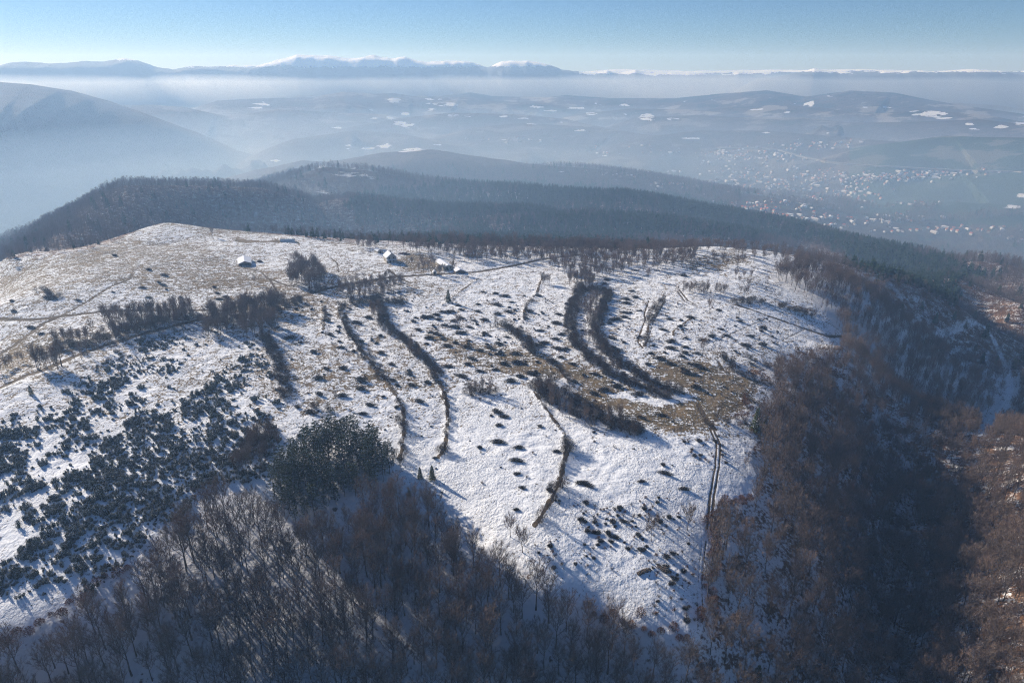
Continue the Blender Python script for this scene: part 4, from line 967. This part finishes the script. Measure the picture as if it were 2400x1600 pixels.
if len(rest): scatter("belt_trees", np.c_[xs, ys, zs-.15][rest], RNG.uniform(0, 6, len(rest)), np.array([t[2] for t in tx])[rest], var_[rest], [PROTO_T[k] for k in range(5)], "farther bare trees along the farm road")
for k, (u, v, s, lab) in enumerate([(1735, 990, 1.2, "dark conical spruce at the wood edge right of the brown clearing"), (1755, 992, .85, "smaller dark spruce behind the wood-edge spruce by the brown clearing"), (1030, 693, .85, "lone dark conifer on the shaded ploughed strip below the farm"),
    (993, 1100, .62, "dark conifer in the snow just right of the pine grove"), (965, 1098, .5, "small dark conifer nearest the right edge of the pine grove"), (940, 1140, .4, "smallest conifer in the snow right of the pine grove"), (1425, 548, .9, "dark spruce tip rising behind the upper orchard"), (1795, 562, .8, "lone dark spruce in the brown wood beyond the right-hand field"),
    (72, 905, .45, "dark juniper-like conifer on the bank by the road at the far left"), (1735, 1585, 1.0, "green conifer low in the bare wood at the bottom right")]):
    p = on_ground(u, v); tree_thing("spruce_tree", SPRUCE[k % 2], (p[0], p[1], p[2]-.1), k*1.1, s, lab, "conifer", None)

# ---- orchards round the farm
OR1 = [(905,572),(1100,574),(1550,572),(1650,566),(1790,582),(1800,600),(1640,600),(1560,618),(1440,632),(1380,645),(1290,632),(1240,606),(1180,606),(1070,602),(1010,592),(950,582)]
X, Y, Z, U, V = grid_points(400, 690, 5.0, seed=21)
m = (in_poly(U, V, OR1) & (RNG.random(len(X)) < (.80 - .56*(U > 1600)))) | (in_poly(U, V, [(1560,610),(1700,600),(1760,660),(1700,690),(1640,640)]) & (RNG.random(len(X)) < .10)) | (in_poly(U, V, [(820,563),(865,568),(860,580),(815,572)])) | (in_poly(U, V, [(930,600),(990,606),(1060,625),(1040,640),(960,630)]) & (RNG.random(len(X)) < .35))
X, Y, Z, U, V = X[m], Y[m], Z[m], U[m], V[m]; var_ = RNG.integers(0, 3, len(X)); rot_ = RNG.uniform(0, 6.28, len(X)); sc_ = RNG.uniform(.7, 1.25, len(X))
a_, b_ = split_thing(X, Y, Z, 300); OP = {}
for i in a_:
    lab = "small bare orchard tree on the snow right of the farmhouse" if U[i] < 1300 else ("small bare orchard tree above the double hedgerow" if U[i] < 1560 else "small bare tree dotted on the upper right field")
    r = tree_thing("orchard_tree", ORCH[var_[i]], (X[i], Y[i], Z[i]-.1), rot_[i], sc_[i], lab, "tree", lab.replace("tree", "trees", 1)); OP.setdefault(int(var_[i]), list(r.children))
for k in range(3): OP.setdefault(k, OP[sorted(OP)[0]])
if len(b_): scatter("orchard", np.c_[X, Y, Z-.1][b_], rot_[b_], sc_[b_], var_[b_], [OP[k] for k in range(3)], "farther bare orchard trees along the back of the plateau")
print("orchard", len(X))

# ---- woods farther off
CONIF = [(770,475),(830,455),(900,442),(1060,420),(1300,430),(1500,445),(1700,485),(1860,520),(1920,545),(1860,560),(1500,545),(1280,562),(1100,562),(950,548),(820,520)]
def wood(r0, r1, sp, seed):
    X, Y, Z, U, V = grid_points(r0, r1, sp, seed=seed)
    m = ~in_poly(U, V, FIELD) | (np.hypot(X, Y) > 780)
    glade = in_poly(U, V, [(668,430),(700,395),(745,376),(830,385),(870,400),(850,430),(780,465),(740,462)]) & (RNG.random(len(X)) < .6)
    rr_ = np.hypot(X, Y); m &= ~glade & ~((rr_ > 1050) & (Z < floor_z(X, Y, rr_, np.arctan2(X, Y)) + 16) & (U > 1150) & (fbm(X/110, Y/70, 3, 55) < .20))
    m &= ~((rr_ > 1250) & (U > 1700) & (fbm(X/90, Y/60, 3, 56) < .12))
    X, Y, Z, U, V = X[m], Y[m], Z[m], U[m], V[m]
    k3 = ~((np.hypot(X, Y) < 740) & (U < 1560) & (RNG.random(len(X)) < .45)); X, Y, Z, U, V = X[k3], Y[k3], Z[k3], U[k3], V[k3]
    n = fbm(X/70, Y/70, 3, 301)
    uu, vv = U + 60*fbm(X/40, Y/40, 2, 303), V + 16*fbm(X/40, Y/40, 2, 305)
    pc = np.where(in_poly(uu, vv, CONIF), .86, .03); pc = np.where(in_poly(uu, vv, CONBELT), .9, pc)
    pc = np.where(in_poly(uu, vv, [(900,505),(1200,500),(1180,545),(900,545)]), .35, pc)
    pc = np.where(in_poly(uu, vv, [(1230,470),(1500,480),(1600,500),(1300,500)]), .45, pc)
    hr_ = np.hypot(X, Y); pc = np.where((hr_ < 900) & (U < 1500) & (U > 640), np.maximum(pc, .38), pc)
    con = RNG.random(len(X)) < np.clip(pc + (pc > .1)*n*.5, 0, 1)
    return X, Y, Z, con
parts_ = [wood(560, 800, 4.3, 31), wood(800, 1250, 5.2, 32), wood(1250, 1900, 7.0, 33)]
X, Y, Z, con = [np.concatenate([p[i] for p in parts_]) for i in range(4)]
X = np.concatenate([X, BELT[0]]); Y = np.concatenate([Y, BELT[1]]); Z = np.concatenate([Z, BELT[2]]); con = np.concatenate([con, np.ones(len(BELT[0]), bool)])
print("far trees", len(X), con.sum())
FP = []
for k, me in enumerate(FBARE):
    p = on_ground(560+k*260, 530+(k % 2)*8+ (22 if k else 0)); FP.append([one_thing("woodland_tree", me, (p[0], p[1]+25, float(height(p[0], p[1]+25))-.3), k, 1, "grey bare tree at the back rim of the plateau, seen against the dark forest", "tree", "bare trees at the back rim of the plateau")])
CPn = []
for k, me in enumerate(FCON):
    i = np.where(con)[0][k*7]; CPn.append([one_thing("conifer_tree", me, (X[i], Y[i], Z[i]-.3), k, 1, "dark green conifer in the belt across the right-hand wooded slope", "conifer", "conifers of the dark belt")])
r_ = np.hypot(X, Y); rot_ = RNG.uniform(0, 6.28, len(X)); sc_ = RNG.uniform(.62, 1.12, len(X))*np.where(r_ > 1250, 1.15, np.where(r_ < 780, RNG.uniform(.45, .8, len(X)), 1)); v4 = RNG.integers(0, 4, len(X)); v3 = RNG.integers(0, 3, len(X))
m = ~con; scatter("far_bare_wood", np.c_[X, Y, Z-.3][m], rot_[m], sc_[m], v4[m], FP, "grey-brown bare forest on the slopes and ridges behind the plateau")
cm_ = np.where(con)[0]; cr = cm_[np.argsort(r_[cm_])]
for i in cr[:297]:
    cu = float(uv_of(X[i], Y[i], Z[i])[0]); cl = "upper end of the dark belt beyond the snowy field" if cu < 2020 else ("middle of the dark belt across the wooded slope" if cu < 2200 else "lower end of the dark belt nearest the valley fields")
    one_thing("conifer_tree", FCON[v3[i]], (X[i], Y[i], Z[i]-.3), rot_[i], sc_[i], "green conifer in the " + cl, "conifer", "conifers at the " + cl)
m = cr[297:]; scatter("conifer_forest", np.c_[X, Y, Z-.3][m], rot_[m], sc_[m], v3[m], CPn, "dark green conifer forest on the hill behind the plateau")
# ---------------------------------------------------------------- farm buildings
M_WALL = solid("weathered_render", (.42, .38, .31), (.34, .31, .26), .8)
M_WOOD = solid("weathered_boards", (.20, .15, .11), (.13, .10, .075), 1.5)
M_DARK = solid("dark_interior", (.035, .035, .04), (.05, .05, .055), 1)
M_RSNOW = solid("snow_on_roof", (.80, .81, .84), (.74, .76, .80), .6)
M_SHEET = solid("bare_roof_sheet", (.16, .155, .16), (.24, .22, .21), .8)
M_GLASSP = solid("milky_film", (.55, .60, .62), (.45, .5, .52), .8, rough=.35)
M_FRAME = solid("dark_frames", (.07, .055, .045), None, 1)
M_STONE = solid("field_stone", (.30, .28, .25), (.20, .19, .17), 1.5)
def boxv(B, x0, x1, y0, y1, z0, z1, mi=0):
    B.add([(x, y, z) for z in (z0, z1) for y in (y0, y1) for x in (x0, x1)], [(0,2,3,1),(4,5,7,6),(0,1,5,4),(2,6,7,3),(0,4,6,2),(1,3,7,5)], mi)
def gable_walls(W, L, h, hr):      # ridge along y
    B = MB(); w = W/2; l = L/2
    v = [(-w,-l,-.8),(w,-l,-.8),(w,l,-.8),(-w,l,-.8),(-w,-l,h),(w,-l,h),(w,l,h),(-w,l,h),(0,-l,hr),(0,l,hr)]
    B.add(v, [(0,1,5,8,4),(2,3,7,9,6),(1,2,6,5),(3,0,4,7),(0,3,2,1)]); return B
def gable_roof(W, L, h, hr, ov=.45, th=.22, mi=0, mi2=1):
    B = MB(); w = W/2; l = L/2+ov; k = (hr-h)/w; e = w+ov
    for s, m_ in ((-1, mi), (1, mi2)):
        a = [(s*.0, -l, hr+.02), (s*e, -l, h-ov*k+.02), (s*e, l, h-ov*k+.02), (0, l, hr+.02)]
        b = [(p[0], p[1], p[2]+th) for p in a]
        B.add(a+b, [(0,1,2,3),(7,6,5,4),(0,4,5,1),(1,5,6,2),(2,6,7,3),(3,7,4,0)] if s > 0 else [(3,2,1,0),(4,5,6,7),(1,5,4,0),(2,6,5,1),(3,7,6,2),(0,4,7,3)], m_)
    return B
def farm(kind, u, v, az, label, W, L, h, hr, wall=M_WALL, roofs=(M_RSNOW, M_RSNOW), doors=(), windows=(), open_front=False, cat="building"):
    p = on_ground(u, v); r = link(kind, None); r.location = p; r.rotation_euler = (0, 0, -radians(az)); r.scale = (.86, .86, .86); setp(r, label, cat)
    o = link("wall", gable_walls(W, L, h, hr).mesh("wall", [wall])); o.parent = r
    o = link("roof", gable_roof(W, L, h, hr).mesh("roof", list(roofs))); o.parent = r
    for (x, wd, ht) in doors:
        B = MB(); boxv(B, x-wd/2, x+wd/2, -L/2-.06, -L/2+.05, .02, ht); d = link("door", B.mesh("door", [M_DARK if open_front else M_FRAME])); d.parent = r  # an open front is a flat panel painted dark for the unlit inside
    for (side, t, z) in windows:
        B, G = MB(), MB()
        if side == 0: boxv(B, t-.55, t+.55, -L/2-.07, -L/2+.02, z-.65, z+.65); boxv(G, t-.42, t+.42, -L/2-.10, -L/2-.03, z-.52, z+.52)
        else:
            s = side; x0, x1 = sorted((s*(W/2-.02), s*(W/2+.07))); x2, x3 = sorted((s*(W/2+.03), s*(W/2+.10)))
            boxv(B, x0, x1, t-.55, t+.55, z-.65, z+.65); boxv(G, x2, x3, t-.42, t+.42, z-.52, z+.52)
        f = link("window", B.mesh("window", [M_FRAME])); f.parent = r; g = link("pane", G.mesh("pane", [M_DARK])); g.parent = f
    return r
farm("barn", 562, 604, -22, "low barn with bright snow roof and dark open gable, alone on the upper field", 10, 20, 2.1, 4.0, M_WOOD, doors=[(0, 7.0, 2.0)], open_front=True)
b = farm("farmhouse", 896, 600, -24, "tall farmhouse with a half snow-covered steep roof beside the brown yard", 8.5, 11, 4.8, 8.2, M_WALL, (M_RSNOW, M_SHEET), doors=[(-1.2, 1.2, 2.2)], windows=[(0, 1.8, 1.8), (0, -1.8, 4.3), (0, 1.8, 4.3), (-1, -3, 1.8), (-1, 1, 1.8), (-1, -3, 4.0), (-1, 3, 4.0)])
B = MB(); boxv(B, -4.6, 4.4, -8.2, -5.45, 2.9, 3.12); 
o = link("porch_roof", B.mesh("porch_roof", [M_RSNOW])); o.parent = b
B = MB(); boxv(B, .9, 1.5, 1.6, 2.2, 7.0, 9.3); o = link("chimney", B.mesh("chimney", [M_STONE])); o.parent = b
for x in (-4.3, -1.5, 1.3, 4.1):
    B = MB(); boxv(B, x-.09, x+.09, -8.05, -7.85, -.5, 2.9); o = link("porch_post", B.mesh("porch_post", [M_FRAME])); o.parent = b
farm("long_shed", 1020, 612, -25, "long pale shed with a smooth snow roof by the farm road", 7.5, 22, 2.6, 4.2, M_WALL, doors=[(-1.5, 2.4, 2.3)], windows=[(0, 1.8, 1.6)]+[(-1, t, 1.6) for t in (-8, -4.5, -1, 2.5, 6)])
farm("low_outbuilding", 1054, 625, -20, "low outbuilding with a bluish shaded snow roof right of the long shed", 7, 8, 1.9, 3.4, M_WOOD, doors=[(0, 1.1, 1.8)])
farm("small_shed", 870, 580, -35, "small shed with a white roof left of the farmhouse", 5, 6.5, 2.4, 4.0, M_WALL, doors=[(0, 1.2, 2.0)], windows=[(1, 0, 1.5)])
farm("tiny_hut", 998, 629, -15, "tiny white-roofed hut by the roadside fence below the farm", 2.6, 3.0, 2.0, 3.2, M_WALL, doors=[(0, .9, 1.7)])
farm("stone_hut", 1318, 634, -30, "small ruined pale stone hut among trees above the double hedgerow", 4.2, 5, 2.6, 3.6, M_STONE, (M_SHEET, M_RSNOW), doors=[(0, .9, 1.8)], windows=[(0, 1.3, 1.6)])
# hipped snow roof of the cottage hidden among the orchard trees
p = on_ground(1079, 588); r = link("cottage", None); r.location = p; r.rotation_euler = (0, 0, .2); setp(r, "cottage under a wide hipped snow roof, half hidden in the orchard", "building")
B = MB(); boxv(B, -4.5, 4.5, -3.2, 3.2, -.6, 2.4); o = link("wall", B.mesh("wall", [M_WALL])); o.parent = r
B = MB(); B.add([(-5.2,-3.9,2.42),(5.2,-3.9,2.42),(5.2,3.9,2.42),(-5.2,3.9,2.42),(-1.4,0,4.4),(1.4,0,4.4)], [(0,1,5,4),(1,2,5),(2,3,4,5),(3,0,4),(3,2,1,0)]); o = link("roof", B.mesh("roof", [M_RSNOW])); o.parent = r
for x in (-2.4, 1.6):
    B, G = MB(), MB(); boxv(B, x-.6, x+.6, -3.27, -3.15, .9, 2.1); boxv(G, x-.48, x+.48, -3.31, -3.2, 1.02, 1.98); f = link("window", B.mesh("window", [M_FRAME])); f.parent = r; g = link("pane", G.mesh("pane", [M_DARK])); g.parent = f
# polytunnel
p = on_ground(661, 555); r = link("polytunnel", None); r.location = p; r.rotation_euler = (0, 0, .05); setp(r, "pale arched polytunnel greenhouse beside the dark ploughed strip", "greenhouse")
B = MB(); n = 10; L = 11; vs = [(s*L/2, 2.2*cos(pi*k/n), 2.3*sin(pi*k/n)) for s in (-1, 1) for k in range(n+1)]
B.add(vs, [(k, k+1, n+2+k, n+1+k) for k in range(n)]+[tuple(range(n+1))[::-1], tuple(range(n+1, 2*n+2))]); o = link("film_cover", B.mesh("film_cover", [M_GLASSP])); o.parent = r
for i in range(8):
    x = -L/2 + L*i/7; B = MB(); B.tube([(x, 2.26*cos(pi*k/n), 2.36*sin(pi*k/n)) for k in range(n+1)], [.06]*(n+1), 4); o = link("hoop", B.mesh("hoop", [M_SHEET])); o.parent = r
# bank of dark junk and stacked wood behind the farmhouse and beside the barn
def pile(kind, u, v, W, D, H, rot, mats, label, seed, cat):
    R = random.Random(seed); p = on_ground(u, v); B = MB()
    for k in range(46):
        x, y = R.uniform(-W/2, W/2), R.uniform(-D/2, D/2); hh = H*(1-(2*x/W)**2)*R.uniform(.3, 1); a = R.uniform(-.3, .3)
        B.tube([(x-.7*cos(a), y-.7*sin(a), hh), (x+.7*cos(a), y+.7*sin(a), hh*R.uniform(.9, 1.1))], [.16, .15], 6, k % len(mats))
        boxv(B, x-.2, x+.2, y-.2, y+.2, -.3, hh, k % len(mats))
    o = link(kind, B.mesh(kind, mats)); o.location = p; o.rotation_euler = (0, 0, rot); return setp(o, label, cat)
M_RUST = solid("rusty_red", (.22, .07, .05), (.12, .05, .04), 1.5)
pile("wood_pile", 928, 584, 9, 3, 1.5, .1, [M_RUST, M_WOOD, M_FRAME], "heap of reddish timber and scrap on the brown yard behind the farmhouse", 3, "wood pile")
pile("brush_pile", 597, 602, 3.5, 2, 1.4, -.2, [M_WOOD, M_FRAME], "dark pile of timber on the snow right of the white-roofed barn", 4, "wood pile")
pile("log_stack", 1520, 1305, 4.5, 1.6, .7, -.7, [M_WOOD, M_BARK], "dark stack of felled stems on the lower snow meadow", 5, "log pile")
pile("felled_logs", 1480, 1312, 4.0, 1.2, .6, .5, [M_WOOD, M_BARK], "snow-dusted heap of logs by the sledge marks on the lower snow meadow", 6, "log pile")
# ---------------------------------------------------------------- village and town houses in the valley
M_HW = [solid("house_wall_%d" % k, c, None, .5) for k, c in enumerate([(.56, .55, .53), (.46, .41, .35), (.50, .50, .52)])]
M_HR = [solid("house_roof_%d" % k, c, None, .5) for k, c in enumerate([(.42, .13, .08), (.24, .11, .08), (.70, .70, .72), (.20, .18, .17)])]
def vhouse(W, L, h, hr, wm, rm):
    B = gable_walls(W, L, h, hr); R_ = gable_roof(W, L, h, hr, .5, .3, 1, 1); B.add(R_.v, R_.f, 1); B.m = B.m[:len(B.m)-len(R_.f)]+[1]*len(R_.f)
    for x in (-W*.25, W*.25):
        for z in ((1.5, 4.2) if h > 4 else (1.5,)): boxv(B, x-.5, x+.5, -L/2-.06, -L/2+.05, z-.6, z+.6, 2)
    return B.mesh("village_house", [wm, rm, M_DARK])
VH = [vhouse(9, 10, 5.6, 8.4, M_HW[0], M_HR[0]), vhouse(8, 9, 3.4, 6, M_HW[0], M_HR[2]), vhouse(10, 9, 5.8, 8.2, M_HW[1], M_HR[1]), vhouse(9, 12, 5.6, 8, M_HW[2], M_HR[3]), vhouse(8.5, 10, 5.4, 8, M_HW[0], M_HR[0]), vhouse(12, 24, 6, 8, M_HW[2], M_HR[2])]
CL = [(1660,468,60,4,16,"row of houses on the near valley rim right of the pine hill"), (1760,480,60,6,24,"roadside village at the near foot of the valley"), (1830,500,50,6,30,"roadside village at the near foot of the valley"), (1890,465,50,12,48,"village in the middle of the valley floor"),
 (1960,440,40,10,26,"village in the middle of the valley floor"), (1980,510,60,8,18,"scattered houses along the lane in front of the brown fields"), (2070,500,40,8,10,"scattered houses along the lane in front of the brown fields"), (2180,527,70,6,22,"hamlet on the right side of the valley"), (2060,532,20,4,4,"hamlet on the right side of the valley"),
 (1800,430,60,14,60,"spread-out suburb left of the middle village"), (1700,400,80,18,60,"hazy town in the centre of the valley"), (1740,360,60,10,60,"hazy town in the centre of the valley"), (1640,350,50,8,30,"far edge of the hazy town"), (1960,410,70,9,70,"town houses beyond the low wooded knolls"), (2080,405,60,6,50,"town houses beyond the low wooded knolls"),
 (2170,398,50,5,26,"far houses under the right-hand hill"), (1850,335,60,10,30,"houses along the pale motorway embankment"), (1480,400,60,8,20,"hazy hamlet left of the town"), (1560,420,50,8,22,"hazy hamlet left of the town"), (1380,350,60,8,14,"far hamlet on the hazy low hills"), (1180,322,60,4,14,"far hamlet on the hazy low hills"),
 (2330,548,12,6,4,"hamlet on the right side of the valley"), (1900,520,30,5,6,"scattered houses along the lane in front of the brown fields"), (2110,470,24,8,8,"farmsteads among the brown fields")]
hs = []
for (u, v, su, sv, n, lab) in CL:
    for k in range(int(n*1.6)):
        uu, vv = u+random.gauss(0, su*1.05), v+random.gauss(0, sv*.8); p = on_ground(uu, vv)
        if p and 1150 < math.hypot(p[0], p[1]) < 4200: hs.append((p, lab, math.hypot(p[0], p[1])))
hs.sort(key=lambda t: t[2]); print("houses", len(hs), hs[0][2], hs[-1][2])
VP = {}
for i, (p, lab, r_) in enumerate(hs[:300]):
    k = random.choice([0, 0, 1, 1, 2, 3, 4, 5]) if i > 5 else i
    l2 = {0: "two-storey white house with a red roof in the ", 1: "low white house with a snowy roof in the ", 2: "cream house with a brown roof in the ", 3: "grey-white house with a dark roof in the ", 4: "white house with a red roof in the ", 5: "long pale shed with a snowy roof in the "}[k] + lab
    if k == 4: l2 = l2.replace("white house", "two-storey white house")
    o = one_thing("village_house", VH[k], p, random.uniform(-.8, .8), random.uniform(.4, .62), " ".join(l2.split()[:16]), "house", "houses of the " + lab); VP.setdefault(k, [o])
rest = hs[300:]
scatter("town_houses", [h[0] for h in rest], RNG.uniform(-.8, .8, len(rest)), RNG.uniform(.42, .68, len(rest)), RNG.choice(6, len(rest)), [VP[k] for k in range(6)], "mass of distant town houses scattered over the hazy valley")
# pale embankment of the main road across the valley
R_ = ground_line([(1640,342),(1720,340),(1790,345),(1840,360),(1900,372),(1980,380),(2060,384),(2160,390),(2352,396)], 10)
B = MB(); w_ = 7.0
for i in range(len(R_)-1):
    a, b = R_[i], R_[i+1]; d = math.hypot(b[0]-a[0], b[1]-a[1])
    if d > 260: continue
    nx_, ny_ = -(b[1]-a[1])/d*w_, (b[0]-a[0])/d*w_
    top = [(a[0]-nx_, a[1]-ny_, a[2]+2.2), (a[0]+nx_, a[1]+ny_, a[2]+2.2), (b[0]+nx_, b[1]+ny_, b[2]+2.2), (b[0]-nx_, b[1]-ny_, b[2]+2.2)]
    B.add(top+[(p[0], p[1], p[2]-12) for p in top], [(0,3,2,1),(0,1,5,4),(1,2,6,5),(2,3,7,6),(3,0,4,7)])
o = link("road", B.mesh("road", [solid("pale_carriageway", (.22, .215, .20), (.19, .18, .17), .1)])); setp(o, "pale main road on an embankment across the valley", None, None, "structure")
# ---------------------------------------------------------------- air
def box_mesh(name, x0, x1, y0, y1, z0, z1):
    v = [(x, y, z) for z in (z0, z1) for y in (y0, y1) for x in (x0, x1)]
    f = [(0,2,3,1),(4,5,7,6),(0,1,5,4),(2,6,7,3),(0,4,6,2),(1,3,7,5)]
    me = bpy.data.meshes.new(name); me.from_pydata(v, [], f); me.update()
    o = bpy.data.objects.new(name, me); SC.collection.objects.link(o); return o
def volume_mat(name, color, dens, aniso):
    m = bpy.data.materials.new(name); m.use_nodes = True; n = m.node_tree.nodes; n.clear()
    out = n.new("ShaderNodeOutputMaterial"); p = n.new("ShaderNodeVolumePrincipled")
    p.inputs["Color"].default_value = color; p.inputs["Absorption Color"].default_value = (1, 1, 1, 1); p.inputs["Density"].default_value = dens; p.inputs["Anisotropy"].default_value = aniso
    m.node_tree.links.new(p.outputs[0], out.inputs["Volume"]); return m
hz = box_mesh("haze", -5300, 5300, -300, 6100, float(GZ.min())-1.5, float(GZ.max())+25)
hz.data.materials.append(volume_mat("haze_air", C4(.40, .64, 1.0), HAZE, .22))
hz["kind"] = "stuff"; hz["label"] = "thin blue winter haze filling the air over the valley"
# the bank of mist lying in the basin between the far hills and the mountains
N_ = 90
vs, fs = [], []
aa = np.linspace(radians(-50), radians(50), N_)
for zi in range(2):
    for rr in (4300, 4720):
        for a in aa:
            vs.append((rr*sin(a), rr*cos(a), -700 if zi == 0 else -8 - 18*float(vnoise(a*9, rr/700, 3)) - (0 if rr > 4600 else 40)))
def q4(a, b, c, d): fs.append((a, b, c, d))
for i in range(N_-1):
    n0, f0, n1, f1 = i, N_+i, 2*N_+i, 3*N_+i
    q4(n0, n0+1, n1+1, n1); q4(f0+1, f0, f1, f1+1); q4(n1, n1+1, f1+1, f1); q4(n0+1, n0, f0, f0+1)
q4(0, 2*N_, 3*N_, N_); q4(N_-1, 2*N_-1, 4*N_-1, 3*N_-1)
me = bpy.data.meshes.new("fog_bank"); me.from_pydata(vs, [], fs); me.update()
fb = bpy.data.objects.new("fog_bank", me); SC.collection.objects.link(fb)
me.materials.append(volume_mat("fog_air", C4(.74, .85, 1.0), .0021, .5))
fb["kind"] = "stuff"; fb["label"] = "pale bank of mist lying below the snow-capped mountains"

# thin mist pooled in the valleys behind the plateau
def slab(name, rr0, rr1, a0, a1, z0, z1, m, label):
    n = 60; vs, fs = [], []; aa = np.linspace(radians(a0), radians(a1), n)
    for z in (z0, z1):
        for r in (rr0, rr1):
            for a in aa: vs.append((r*sin(a), r*cos(a), z))
    for i in range(n-1):
        n0, f0, n1, f1 = i, n+i, 2*n+i, 3*n+i
        fs.extend([(n0, n0+1, n1+1, n1), (f0+1, f0, f1, f1+1), (n1, n1+1, f1+1, f1), (n0+1, n0, f0, f0+1)])
    fs.extend([(0, 2*n, 3*n, n), (n-1, 2*n-1, 4*n-1, 3*n-1)])
    me = bpy.data.meshes.new(name); me.from_pydata(vs, [], fs); me.update(); me.materials.append(m)
    o = bpy.data.objects.new(name, me); SC.collection.objects.link(o); o["kind"] = "stuff"; o["label"] = label
slab("valley_mist", 2300, 4280, -49, 49, -680, -262, volume_mat("mist_air", C4(.55, .76, 1.0), .00046, .22), "thin blue mist pooled low over the valley floor")
slab("slope_mist", 700, 4290, -51, 51, -690, -172, volume_mat("slope_air", C4(.48, .70, 1.0), .00046, .20), "faint blue mist hanging over the wooded slopes behind the plateau")
